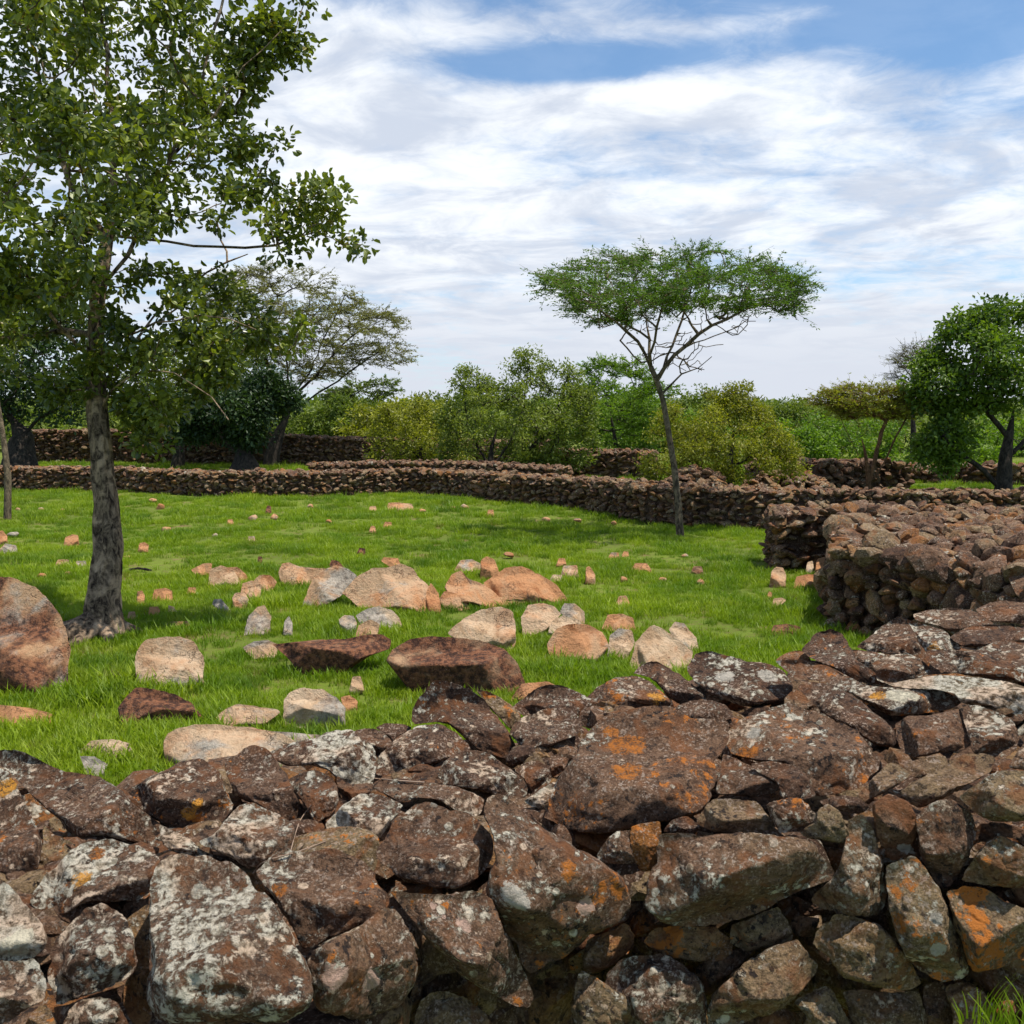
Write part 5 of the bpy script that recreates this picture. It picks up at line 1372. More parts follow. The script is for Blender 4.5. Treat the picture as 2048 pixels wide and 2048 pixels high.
def tree(name, label, cat, base, t, trunk, polys, depth, ntar, nleaf, L, Wd, leaf_mat, bark_mat, seed, r_tip=0.006, clump=0.25, feather=False,
         group=None, rmax=None, six=False, lump=0.0, flare=None, limbs=(), up=0.3, expo=0.42, yellow=0.0, reach=1.3, trunk_r=None, stems=(), outward=0.5, zsq=1.0, bare=(), nbare=0, gap=None):
    """trunk, limbs, polys in photograph pixels (u, v[, depth offset]); t depth of the tree"""
    r = np.random.default_rng(seed)
    root = gpt(base[0], base[1]) if base is not None else None
    P3 = lambda q: pt(q[0], q[1], t + (q[2] if len(q) > 2 else 0.0))
    tp = [P3(q) for q in trunk]
    e = empty(name, (tp[0][0], tp[0][1], 0))
    org = np.array([tp[0][0], tp[0][1], 0.0])
    nodes, parent = [], []
    # trunk as chain
    ch = resample(np.array(tp), 0.25)
    for i, p in enumerate(ch):
        nodes.append(p); parent.append(i - 1)
    nodes = [np.array(x) for x in nodes]
    for lb in limbs:
        q3 = np.array([P3(q) for q in lb])
        A = np.array(nodes); k = int(np.argmin(np.linalg.norm(A - q3[0], axis=1)))
        prev = k
        for p in resample(q3, 0.25)[1:]:
            nodes.append(p + r.normal(size=3) * 0.015); parent.append(prev); prev = len(nodes) - 1
    tg = []
    areas = []
    for poly in polys:
        pp = np.array(poly, float); x, y = pp[:, 0], pp[:, 1]
        areas.append(abs((x * np.roll(y, -1) - np.roll(x, -1) * y).sum()) / 2)
    for poly, ar in zip(polys, areas):
        pp = np.array(poly, float)
        k = max(3, int(ntar * ar / sum(areas)))
        S = sample_poly(pp, k, r)
        ed = poly_edge_dist(pp, S) * t / F
        dd = r.uniform(-1, 1, k) * np.minimum(depth, ed * reach + 0.05)
        tg += [pt(S[i, 0], S[i, 1], t + dd[i]) for i in range(k)]
    tg = np.array(tg)
    if gap is not None:                    # open gaps between the leaf masses
        keep = np.array([noise.noise(Vector((q[0] * gap[0], q[1] * gap[0], q[2] * gap[0] * gap[2] + seed))) > gap[1] for q in tg])
        tg = tg[keep]
    nodes, parent, tips = skeleton(nodes, parent, tg, r, up=up)
    for poly in bare:                       # twigs without leaves
        S = sample_poly(np.array(poly, float), nbare, r)
        tb = np.array([pt(x, y, t + r.uniform(-1, 1) * depth * 0.5) for x, y in S])
        nodes, parent, _ = skeleton(nodes, parent, tb, r, up=up)
    rr = radii(nodes, parent, r_tip, expo, rmax)
    lead = set(range(len(ch)))
    edges = [(nodes[parent[i]] - org, nodes[i] - org, rr[parent[i]] if parent[i] not in lead else min(rr[i] * 1.4, rr[parent[i]]), rr[i]) for i in range(len(ch), len(nodes))]
    V1, F1 = frusta(edges, 6)
    if trunk_r is None:
        trunk_r = [max(rr[0], rr[0]) * (1 - 0.4 * i / max(1, len(tp) - 1)) for i in range(len(tp))]
    if name != 'umbrella_acacia':
        trunk_r = list(trunk_r); trunk_r[-1] *= 0.3; trunk_r[-2] *= 0.75
    V2, F2 = tube(np.array(tp) - org, trunk_r, 20 if lump < 0.2 else 40, lump, seed, flare)
    Vt = np.concatenate([V1, V2]); Ft = np.concatenate([F1, F2 + len(V1)])
    link('trunk', fast_mesh('trunk', Vt, Ft, True), bark_mat, e)
    # leaves
    per = max(1, nleaf // len(tips))
    tipP = np.array([nodes[i] for i in tips]); tipD = np.array([nodes[i] - nodes[parent[i]] for i in tips])
    tipD /= np.maximum(np.linalg.norm(tipD, axis=1), 1e-6)[:, None]
    ctr = tg.mean(0)
    if feather:
        # fine sprays: twigs that fan outwards, leaflets on both sides of them
        ns = 6; k = max(4, per // ns)
        Ps, Ds, Ts, tw = [], [], [], []
        for q in range(len(tips)):
            out = tipP[q] - ctr; out[2] *= 0.2; out /= max(np.linalg.norm(out), 1e-6)
            ct = r.random()
            for s_ in range(ns):
                d = out * outward + tipD[q] * 0.5 + r.normal(size=3) * 0.65; d[2] = d[2] * 0.45 + 0.12; d /= np.linalg.norm(d)
                ln = clump * r.uniform(0.6, 1.5)
                st = tipP[q] + r.normal(size=3) * clump * np.array([0.25, 0.25, 0.1])
                tw.append((st - org, st + d * ln - org, r_tip * 0.7, r_tip * 0.25))
                f = r.uniform(0, 1, k)
                Ps.append(st + d * ln * f[:, None] + r.normal(size=(k, 3)) * 0.01 - np.array([0, 0, 0.12]) * ln * (f ** 2)[:, None])
                dd = d * 0.5 + r.normal(size=(k, 3)) * np.array([0.7, 0.7, 0.35]); dd /= np.linalg.norm(dd, axis=1)[:, None]
                Ds.append(dd)
                ti = np.clip(0.5 * ct + 0.5 * r.random(k), 0, 1)
                Ts.append(np.stack([ti, (r.random(k) < yellow) * r.random(k), ti * 0, ti * 0 + 1], 1))
        tv, tf_ = frusta(tw, 3)
        link('twigs', fast_mesh('twigs', tv, tf_, True), bark_mat, e)
        Pa, Da, Ta = np.concatenate(Ps), np.concatenate(Ds), np.concatenate(Ts)
    else:
        n = per * len(tips)
        idx = np.repeat(np.arange(len(tips)), per)
        ct = r.random(len(tips))
        q = r.normal(size=(n, 3)); q /= np.linalg.norm(q, axis=1)[:, None]
        q = q * (r.random(n) ** 0.5)[:, None] * clump * r.uniform(0.6, 1.3, len(tips))[idx][:, None]
        q[:, 2] *= 0.8 * zsq
        Pa = tipP[idx] + q
        Da = q / np.maximum(np.linalg.norm(q, axis=1), 1e-6)[:, None] * 0.6 + r.normal(size=(n, 3)) * 0.6 + np.array([0, 0, -0.15])
        Da /= np.linalg.norm(Da, axis=1)[:, None]
        ti = np.clip(0.55 * ct[idx] + 0.6 * r.random(n) - 0.05, 0, 1)
        Ta = np.stack([ti, (r.random(n) < yellow) * r.random(n), ti * 0, ti * 0 + 1], 1)
    LL = L * r.uniform(0.65, 1.25, len(Pa)); WW = LL * (Wd / L) * r.uniform(0.8, 1.15, len(Pa))
    V, Fa, Tt = leaves(Pa - org, Da, LL, WW, r, Ta, six=six)
    link('crown', fast_mesh('crown', V, Fa, False, {'tint': Tt}), leaf_mat, e)
    tag(e, label, cat, group)
    return e


def Dp(pts):
    return [(p[0] * DS, p[1] * DS) + tuple(p[2:]) for p in pts]


R7 = lambda pts: [(x * 900 / 1932, 500 + y * 900 / 1932) for x, y in pts]
R8 = lambda pts: [(800 + x * 1248 / 1932, 600 + y * 1248 / 1932) for x, y in pts]


def build_trees():
    # big broad-leaved tree, left
    t = t_ground(1200 * DS)
    tree('broadleaf_tree', 'large leafy tree with a gnarled grey trunk filling the left side', 'tree', None, t,
         Dp([(200, 1215), (194, 1130), (206, 1050), (202, 980), (193, 860), (183, 760), (180, 660), (184, 570), (200, 470), (215, 380), (212, 250)]),
         [Dp([(-300, -350), (480, -350), (560, -40), (578, 10), (575, 60), (545, 150), (500, 130), (470, 190), (500, 240), (550, 262), (530, 300), (480, 310), (560, 350),
              (620, 335), (665, 380), (703, 440), (680, 515), (640, 475), (560, 480), (500, 500), (440, 520), (500, 590), (590, 600), (570, 650), (500, 680), (450, 700),
              (430, 740), (405, 800), (360, 845), (300, 850), (250, 845), (235, 790), (150, 745), (120, 760), (60, 720), (0, 740), (-300, 780)])],
         1.9, 1050, 44000, 0.080, 0.046, L_BIG, M_BARK, 5, gap=(1.25, -0.11, 1.0), r_tip=0.0050, clump=0.19, six=True, lump=0.34, flare=0.22, rmax=0.10, expo=0.44, yellow=0.05,
         trunk_r=[.19, .165, .135, .115, .105, .095, .085, .072, .06, .05, .04],
         limbs=[Dp([(186, 560), (240, 480, -.2), (300, 380, -.3), (330, 280, -.3), (370, 180, -.3), (400, 80, -.2), (430, -20, 0)]),
                Dp([(182, 660), (260, 620, -.5), (340, 600, -.8), (420, 600, -.9), (480, 620, -.9)]),
                Dp([(205, 440), (300, 455, .2), (400, 470, .3), (520, 460, .3), (600, 430, .3), (660, 440, .3)]),
                Dp([(186, 740), (250, 650, .3), (320, 560, .6), (400, 500, .7), (470, 480, .8)]),
                Dp([(182, 690), (110, 620, -.3), (40, 500, -.5), (-60, 400, -.6), (-150, 330, -.6)]),
                Dp([(200, 460), (130, 340, .4), (85, 200, .6), (60, 50, .8), (40, -100, .8)]),
                Dp([(212, 250), (200, 120), (190, -30), (180, -200)]),
                Dp([(188, 760), (250, 700, -.4), (330, 700, -.8), (400, 750, -1.0), (430, 790, -1.1)]),
                Dp([(330, 280, -.3), (400, 220, -.4), (460, 130, -.4), (530, 60, -.3)]),
                Dp([(186, 600), (150, 500, -.6), (130, 380, -1.0), (120, 250, -1.3)]),
                Dp([(186, 640), (120, 620, .7), (40, 640, 1.2), (-60, 640, 1.5)])])
    # umbrella acacia on the lawn
    t = t_ground(1012 * DS)
    cx, cz = pt(1268 * DS, 500 * DS, t)[0], 0
    r = np.random.default_rng(77)
    tree('umbrella_acacia', 'slender umbrella-shaped acacia standing alone on the lawn', 'tree', None, t,
         Dp([(1284, 1022), (1280, 960), (1272, 880), (1262, 820), (1252, 760), (1240, 720), (1228, 692)]),
         [Dp([(1032, 548), (1050, 520), (1100, 496), (1155, 478), (1220, 484), (1290, 470), (1350, 474), (1420, 490), (1470, 514), (1508, 536), (1500, 585), (1470, 590), (1440, 575),
              (1400, 585), (1350, 598), (1290, 590), (1200, 612), (1140, 608), (1100, 590), (1060, 566)])],
         2.0, 620, 48000, 0.060, 0.020, L_ACA, M_BARK_A, 21, gap=(1.9, -0.02, 1.8), r_tip=0.0062, clump=0.34, feather=True, lump=0.05, rmax=0.055, expo=0.40, up=0.12, reach=5.0,
         trunk_r=[.075, .062, .055, .05, .048, .046, .045], outward=0.8, nbare=110,
         bare=[Dp([(1100, 590), (1440, 590), (1400, 640), (1340, 660), (1335, 700), (1290, 715), (1262, 700), (1200, 690), (1180, 650), (1130, 630)])],
         limbs=[Dp([(1228, 692), (1215, 660, -.1), (1190, 630, -.3), (1150, 600, -.5), (1110, 570, -.6)]),
                Dp([(1228, 692), (1225, 640, .2), (1215, 580, .3), (1200, 530, .4)]),
                Dp([(1240, 720), (1255, 690, -.1), (1290, 655, -.2), (1330, 620, -.3), (1390, 590, -.3), (1450, 565, -.3)]),
                Dp([(1250, 695), (1270, 650, .3), (1290, 590, .5), (1310, 530, .7)]),
                Dp([(1290, 655), (1330, 640, .3), (1390, 620, .5), (1420, 590, .8)]),
                Dp([(1228, 692), (1235, 640, -.5), (1250, 580, -.9), (1260, 530, -1.2)]),
                Dp([(1225, 640, .2), (1170, 600, .7), (1120, 560, 1.0)]),
                Dp([(1262, 735), (1290, 700, -.1), (1330, 690, -.2), (1345, 672, -.2)])])
    # sapling at the left edge
    tree('sapling', 'thin pale pole-like sapling at the left edge', 'tree', None, t_ground(985 * DS),
         Dp([(14, 990), (15, 900), (8, 840), (-2, 770), (-10, 700)]), [Dp([(-120, 560), (40, 560), (50, 700), (-20, 720), (-120, 700)])],
         1.0, 40, 1600, 0.09, 0.045, L_BUSH, M_BARK_A, 23, clump=0.25, rmax=0.02, trunk_r=[.075, .065, .055, .05, .04], lump=0.04)
    BG = 'trees and bushes behind the long wall'
    # dark trees, left background
    tree('dark_tree', 'dark spreading tree behind the long wall at the left edge', 'tree', None, 35.0,
         R7([(85, 960), (85, 880), (95, 800), (60, 740)]),
         [R7([(-500, 700), (-400, 200), (-100, 60), (200, 120), (420, 300), (430, 560), (330, 660), (300, 740), (200, 700), (60, 720), (-100, 760)])],
         3.0, 260, 16000, 0.20, 0.11, L_DARK, M_BARK_D, 24, r_tip=0.02, clump=0.75, rmax=0.3, trunk_r=[.75, .55, .5, .4], lump=0.1, group=BG,
         limbs=[R7([(95, 800), (160, 730), (250, 680), (330, 640)]), R7([(60, 740), (20, 680), (-60, 640), (-150, 600)])])
    tree('evergreen_tree', 'dense blackish-green tree with forked thick trunk behind the long wall', 'tree', None, 34.0,
         R7([(1050, 985), (1050, 930), (1045, 880), (1040, 830)]),
         [R7([(760, 800), (740, 700), (800, 610), (900, 540), (1100, 520), (1230, 560), (1285, 640), (1265, 730), (1190, 790), (1140, 820), (1060, 830), (960, 820), (850, 820)])],
         2.4, 330, 20000, 0.17, 0.09, L_DARK, M_BARK_D, 25, gap=(0.9, -0.12, 1.0), r_tip=0.015, clump=0.55, rmax=0.25, trunk_r=[.70, .50, .42, .3], lump=0.12, group=BG,
         limbs=[R7([(1050, 920), (1100, 860), (1150, 790), (1180, 720)]), R7([(1045, 900), (990, 840), (940, 780), (900, 720)])])
    tree('leafy_tree', 'olive bushy tree showing between the big tree and the blackish evergreen', 'tree', None, 36.5,
         R7([(760, 960), (770, 860), (780, 760)]),
         [R7([(560, 720), (560, 480), (700, 380), (900, 400), (1100, 330), (1150, 440), (1060, 600), (900, 640), (760, 740), (640, 800)])],
         2.4, 130, 8000, 0.17, 0.08, L_BUSH, M_BARK_D, 26, r_tip=0.014, clump=0.55, rmax=0.2, trunk_r=[.3, .25, .2], group=BG)
    tree('sparse_acacia', 'tall bare-looking acacia with fine brown crown left of centre', 'tree', None, 38.0,
         R7([(1150, 985), (1170, 880), (1200, 780), (1240, 700)]),
         [R7([(880, 340), (900, 130), (1150, 65), (1400, 120), (1560, 235), (1700, 258), (1742, 350), (1740, 480), (1650, 520), (1540, 490), (1480, 540), (1350, 560), (1250, 560), (1150, 500), (950, 400)])],
         2.6, 420, 46000, 0.11, 0.035, L_SPARSE, M_BARK_D, 27, r_tip=0.011, clump=0.50, feather=True, rmax=0.16, expo=0.46, up=0.15, trunk_r=[.35, .3, .27, .22], group=BG, reach=2.2,
         limbs=[R7([(1240, 700), (1330, 640), (1450, 560), (1560, 480), (1680, 400)]), R7([(1240, 700), (1290, 600), (1360, 540), (1450, 420), (1540, 350), (1640, 300)]),
                R7([(1220, 740), (1240, 600), (1230, 460), (1300, 330), (1400, 230)]), R7([(1240, 640), (1330, 530), (1380, 400), (1430, 300), (1480, 200)]),
                R7([(1220, 640), (1150, 500), (1100, 350), (1060, 200)])])
    tree('small_acacia', 'small hazy flat-topped acacia far away below the sparse one', 'tree', None, 62.0,
         R7([(1500, 800), (1505, 720), (1500, 690)]), [R7([(1400, 640), (1430, 590), (1520, 575), (1640, 565), (1715, 590), (1680, 625), (1600, 650), (1520, 690), (1450, 680)])],
         2.0, 70, 4200, 0.22, 0.09, L_FAR, M_BARK_D, 28, r_tip=0.02, clump=0.6, feather=True, rmax=0.15, trunk_r=[.2, .18, .15], group=BG)
    # the row of bushes in the centre
    tree('bush', 'low olive-brown bush left of the centre bushes', 'bush', None, 33.0, R8([(60, 560), (60, 470), (70, 430)]),
         [R8([(-90, 520), (-100, 360), (-20, 310), (60, 300), (130, 330), (190, 400), (200, 520), (60, 530)])], 2.0, 130, 9000, 0.13, 0.055, L_YEL, M_BARK_D, 29,
         r_tip=0.01, clump=0.38, rmax=0.08, trunk_r=[.14, .12, .1], group=BG)
    tree('tall_bush', 'tall olive bush with upright leafy shoots left of the umbrella acacia', 'bush', None, 30.0,
         R8([(288, 560), (280, 500), (285, 450), (300, 400)]),
         [R8([(130, 510), (120, 330), (150, 290), (185, 215), (215, 198), (250, 240), (300, 260), (330, 205), (375, 165), (430, 155), (470, 200), (520, 190), (550, 240), (600, 300), (600, 470), (540, 520), (400, 520), (250, 530)])],
         2.2, 460, 26000, 0.12, 0.045, L_BUSH, M_BARK_D, 30, gap=(1.0, -0.22, 0.6), r_tip=0.009, clump=0.30, rmax=0.09, trunk_r=[.13, .1, .08, .05], group=BG, up=0.5,
         limbs=[R8([(280, 530), (250, 470), (210, 400), (200, 260)]), R8([(285, 520), (340, 440), (380, 350), (400, 200)]), R8([(285, 520), (380, 480), (470, 400), (510, 260)])])
    tree('feathery_tree', 'bright green feathery tree directly left behind the umbrella acacia trunk', 'tree', None, 38.0,
         R8([(680, 570), (675, 480), (660, 400), (650, 340)]),
         [R8([(530, 330), (560, 230), (620, 192), (740, 195), (790, 220), (860, 260), (840, 330), (790, 400), (760, 470), (640, 470), (560, 420)])],
         2.4, 300, 20000, 0.13, 0.045, L_BRIGHT, M_BARK_D, 31, gap=(0.9, -0.05, 1.6), r_tip=0.01, clump=0.45, feather=True, rmax=0.12, trunk_r=[.12, .1, .08, .05], group=BG)
    tree('yellow_bush', 'wide yellowish-green bush right behind the umbrella acacia trunk', 'bush', None, 23.6,
         R8([(1022, 610), (1020, 550), (1022, 500), (1030, 450)]),
         [R8([(760, 570), (750, 440), (800, 360), (850, 320), (930, 280), (1000, 290), (1060, 255), (1110, 320), (1170, 390), (1230, 460), (1240, 530), (1130, 560), (900, 560)])],
         2.2, 420, 26000, 0.085, 0.035, L_YEL, M_BARK_D, 32, gap=(1.1, -0.08, 1.0), r_tip=0.007, clump=0.28, rmax=0.08, trunk_r=[.16, .13, .1, .08], group=BG, yellow=0.12)
    tree('leafy_tree', 'dark green rounded tree right behind the yellowish-green bush', 'tree', None, 46.0,
         R8([(1220, 560), (1225, 480), (1230, 430)]),
         [R8([(1100, 480), (1120, 370), (1180, 310), (1240, 320), (1310, 340), (1370, 400), (1380, 480), (1240, 500)])], 2.6, 120, 9000, 0.19, 0.08, L_FAR, M_BARK_D, 33,
         r_tip=0.014, clump=0.55, rmax=0.14, trunk_r=[.25, .2, .16], group=BG)
    tree('brown_acacia', 'flat-topped acacia with orange-brown stems in front of the far bushes', 'tree', None, 25.5,
         R8([(1450, 600), (1450, 540), (1440, 470), (1430, 430)]),
         [R8([(1265, 305), (1330, 280), (1400, 265), (1480, 270), (1560, 265), (1640, 300), (1650, 340), (1560, 370), (1470, 360), (1400, 370), (1340, 340)])],
         1.8, 240, 15000, 0.08, 0.03, L_YEL, bark_material('rust_bark', (0.07, 0.035, 0.018), (0.24, 0.12, 0.06), 0.6), 34, r_tip=0.009, clump=0.33, feather=True, rmax=0.06,
         trunk_r=[.075, .06, .05, .03], group=BG, limbs=[R8([(1450, 560), (1420, 480), (1380, 400), (1350, 340)]), R8([(1450, 580), (1500, 500), (1540, 420), (1580, 340)]),
                                                     R8([(1450, 580), (1470, 480), (1500, 380)])])
    tree('leafy_tree', 'large fresh green tree at the right edge behind the walls', 'tree', None, 25.0,
         R8([(1865, 640), (1870, 560), (1875, 480), (1890, 400), (1900, 340)]),
         [R8([(1590, 330), (1585, 260), (1610, 190), (1680, 110), (1725, 40), (1790, 30), (1830, 0), (1880, 20), (1932, 15), (2060, -20), (2260, 60), (2300, 300), (2150, 400), (2000, 350), (1900, 340), (1830, 330), (1760, 350), (1680, 350)]),
          R8([(1590, 480), (1620, 400), (1700, 360), (1770, 390), (1750, 470), (1690, 540), (1610, 540)])],
         3.0, 560, 32000, 0.14, 0.075, leaf_material('fresh_leaf', (0.026, 0.066, 0.010), (0.170, 0.250, 0.022), 0.45, 0.35), M_BARK_D, 35, gap=(0.85, -0.22, 1.0), r_tip=0.012, clump=0.36, rmax=0.17, trunk_r=[.28, .2, .16, .12, .06], group=BG,
         limbs=[R8([(1875, 500), (1930, 440), (2000, 380), (2080, 300)]), R8([(1880, 420), (1820, 350), (1750, 300), (1680, 250)]), R8([(1872, 560), (1910, 530), (1940, 500), (2010, 460)]),
                R8([(1872, 600), (1800, 520), (1720, 470), (1670, 460)])])
    tree('bare_tree', 'pale bare twiggy tree peeping out left of the large fresh green tree', 'tree', None, 36.0,
         R8([(1590, 560), (1590, 420), (1585, 300)]), [R8([(1520, 230), (1530, 180), (1580, 140), (1640, 130), (1680, 200), (1640, 270), (1560, 270)])],
         1.6, 130, 5000, 0.07, 0.02, L_SPARSE, M_BARK_D, 36, r_tip=0.012, clump=0.4, feather=True, rmax=0.1, trunk_r=[.2, .15, .1], group=BG)
    # bright growth farther behind, each plant its own
    rr = np.random.default_rng(91)
    extra = [
        (560, 60, 330, 815, 900, L_FAR, 'green treetop far behind the foot of the sparse acacia'),
        (700, 60, 170, 800, 900, L_FAR, 'pale green rounded bush far behind, left of the olive-brown bush'),
        (790, 44, 190, 800, 920, L_YEL, 'dull olive bush between the back wall and the olive-brown bush'),
        (905, 50, 220, 790, 930, L_FAR, 'green bush behind the olive-brown bush'),
        (1010, 52, 260, 770, 930, L_FAR, 'green tree hidden behind the tall shoots bush'),
        (1190, 48, 260, 770, 930, L_BRIGHT, 'bright green tree low behind the feathery tree'),
        (1290, 50, 220, 780, 920, L_BRIGHT, 'bright green thicket behind the umbrella acacia trunk'),
        (1400, 52, 260, 780, 920, L_FAR, 'green tree behind the yellowish bush'),
        (1540, 40, 260, 850, 935, L_BRIGHT, 'bright lime-green bush between the yellowish bush and the brown acacia'),
        (1660, 44, 300, 830, 940, L_BRIGHT, 'lime-green bush behind the orange-brown stems'),
        (1800, 50, 300, 820, 950, L_FAR, 'green bush behind the gap right of the brown acacia'),
        (1900, 34, 240, 890, 965, L_BRIGHT, 'bright yellow-green bush under the large right tree'),
        (2020, 46, 300, 830, 960, L_BRIGHT, 'bright bush behind the right tree trunk'),
        (2150, 48, 280, 820, 960, L_FAR, 'green bush beyond the right tree, at the edge'),
        (60, 52, 420, 760, 925, L_FAR, 'green tree far behind the dark spreading tree'),
        (330, 50, 330, 790, 925, L_BUSH, 'olive tree behind the tall back wall, right of the trunk'),
        (450, 56, 260, 800, 920, L_FAR, 'green tree behind the blackish evergreen'),
    ]
    for i, (u, t, w, v0, v1, lm, lab) in enumerate(extra):
        poly = []
        for k in range(14):
            a = 2 * math.pi * k / 14
            q = rr.uniform(0.82, 1.12)
            yy = (v0 + v1) / 2 - math.sin(a) * (v1 - v0) / 2 * q
            poly.append((u + math.cos(a) * w / 2 * q, min(yy, v1)))
        vb = VH + H * F / t
        tree('far_bush', lab, 'bush', None, float(t), [(u, vb), (u + 3, (vb + v1) / 2 + 5), (u + 5, (v0 + v1) / 2 + 15)], [poly], w * t / F * 0.35, 90, 6500,
             0.22 * t / 50, 0.10 * t / 50, lm, M_BARK_D, 200 + i, r_tip=0.015, clump=0.6 * t / 50, rmax=0.12, trunk_r=[.22, .18, .12], group='bushes farther behind the walls')
    # far woods on the plain: one mass of crowns
    Pl = []
    for _ in range(520):
        y = rr.uniform(66, 260); x = rr.uniform(-0.62, 0.62) * y
        Pl.append((x, y, rr.uniform(1.2, 3.4) * (1 + y / 400) * 0.75))
    A = []; T_ = []
    for x, y, h in Pl:
        n = 130
        q = rr.normal(size=(n, 3)); q /= np.linalg.norm(q, axis=1)[:, None]
        q *= (rr.random(n) ** 0.33)[:, None]
        A.append(np.stack([x + q[:, 0] * h * 1.5, y + q[:, 1] * h * 1.2, h * 0.62 + q[:, 2] * h * 0.55], 1)); T_.append(np.clip(rr.random() * .6 + .5 * rr.random(n), 0, 1))
    A = np.concatenate(A); T_ = np.concatenate(T_)
    Da = rr.normal(size=A.shape); Da /= np.linalg.norm(Da, axis=1)[:, None]
    LL = 0.006 * A[:, 1] + 0.2
    V, Fa, Tt = leaves(A, Da, LL, LL * 0.7, rr, np.stack([T_, T_ * 0, T_ * 0, T_ * 0 + 1], 1))
    tag(link('distant_woods', fast_mesh('distant_woods', V, Fa, False, {'tint': Tt}), L_FAR), kind='stuff', label='low green woods covering the far plain', cat='woods')
    # far hills
    m, N = new_mat('far_hill'); g = N.n('ShaderNodeNewGeometry')
    finish(N, N.mix(N.noise(g.outputs['Position'], 0.01, 6), (0.09, 0.12, 0.08), (0.14, 0.16, 0.12)), 1.0)
    V, Fa = [], []
    n = 120
    for i in range(n + 1):
        x = -2600 + 5200 * i / n
        h = 22 + 30 * (noise.noise(Vector((x * 0.0016, 3, 0))) + 0.4) + 8 * noise.noise(Vector((x * 0.006, 8, 0)))
        for j, (yy, f) in enumerate(((2300, 0), (2450, 0.5), (2700, 1.0), (3000, 0.5), (3300, 0))):
            V.append((x, yy, max(0, h) * f - 1))
    for i in range(n):
        for j in range(4):
            a = i * 5 + j
            Fa.append((a, a + 5, a + 6, a + 1))
    tag(link('hills', mesh('hills', V, Fa), m), kind='structure')


build_trees()

# ------------------------------------------------------------------ grass
def blade_tuft(r, n, rad, h, wd, lean):
    V, Fa = [], []
    for _ in range(n):
        a = r.uniform(0, 2 * math.pi); q = rad * math.sqrt(r.random())
        p = np.array([q * math.cos(a), q * math.sin(a), -0.01])
        th = r.uniform(0, 2 * math.pi); hh = h * r.uniform(0.45, 1.2)
        out = np.array([math.cos(th), math.sin(th), 0]) * hh * r.uniform(0.1, lean)
        s = np.array([-math.sin(th + r.uniform(-.8, .8)), math.cos(th), 0]) * wd * r.uniform(0.6, 1.3) / 2
        k = len(V)
        V += [p - s, p + s, p + out * 0.35 + [0, 0, hh * 0.6] + s * 0.8, p + out * 0.35 + [0, 0, hh * 0.6] - s * 0.8, p + out + [0, 0, hh]]
        Fa += [(k, k + 1, k + 2, k + 3), (k + 3, k + 2, k + 4)]
    return V, Fa


def grass_material():
    m, N = new_mat('grass_blade')
    g = N.n('ShaderNodeNewGeometry'); oi = N.n('ShaderNodeObjectInfo')
    n1 = N.noise(g.outputs['Position'], 0.55, 4, 0.6); n2 = N.noise(g.outputs['Position'], 3.0, 4, 0.6)
    c = N.mix(N.smooth(n1, 0.38, 0.62), (0.150, 0.250, 0.010), (0.290, 0.380, 0.014))
    c = N.mix(N.smooth(n2, 0.45, 0.7), c, (0.300, 0.370, 0.030))
    c = N.mix(N.m('MULTIPLY', oi.outputs['Random'], 0.55), c, (0.060, 0.135, 0.010))
    n3 = N.noise(g.outputs['Position'], 1.7, 6, 0.65)
    c = N.mix(N.m('MULTIPLY', N.smooth(n3, 0.60, 0.70), 0.65), c, (0.17, 0.15, 0.05))
    n4 = N.noise(g.outputs['Position'], 0.9, 5, 0.65)
    c = N.mix(N.m('MULTIPLY', N.smooth(n4, 0.52, 0.66), 0.6), c, (0.045, 0.110, 0.008))
    b = N.n('ShaderNodeBsdfPrincipled'); N.l(c, b.inputs['Base Color']); b.inputs['Roughness'].default_value = 0.5
    b.inputs['Specular IOR Level'].default_value = 0.25
    tr = N.n('ShaderNodeBsdfTranslucent'); N.l(N.mix(1.0, c, (1.3, 1.4, 0.5), 'MULTIPLY'), tr.inputs[0])
    mx = N.n('ShaderNodeMixShader'); mx.inputs[0].default_value = 0.4
    N.l(b.outputs[0], mx.inputs[1]); N.l(tr.outputs[0], mx.inputs[2])
    o = N.n('ShaderNodeOutputMaterial'); N.l(mx.outputs[0], o.inputs[0])
    return m


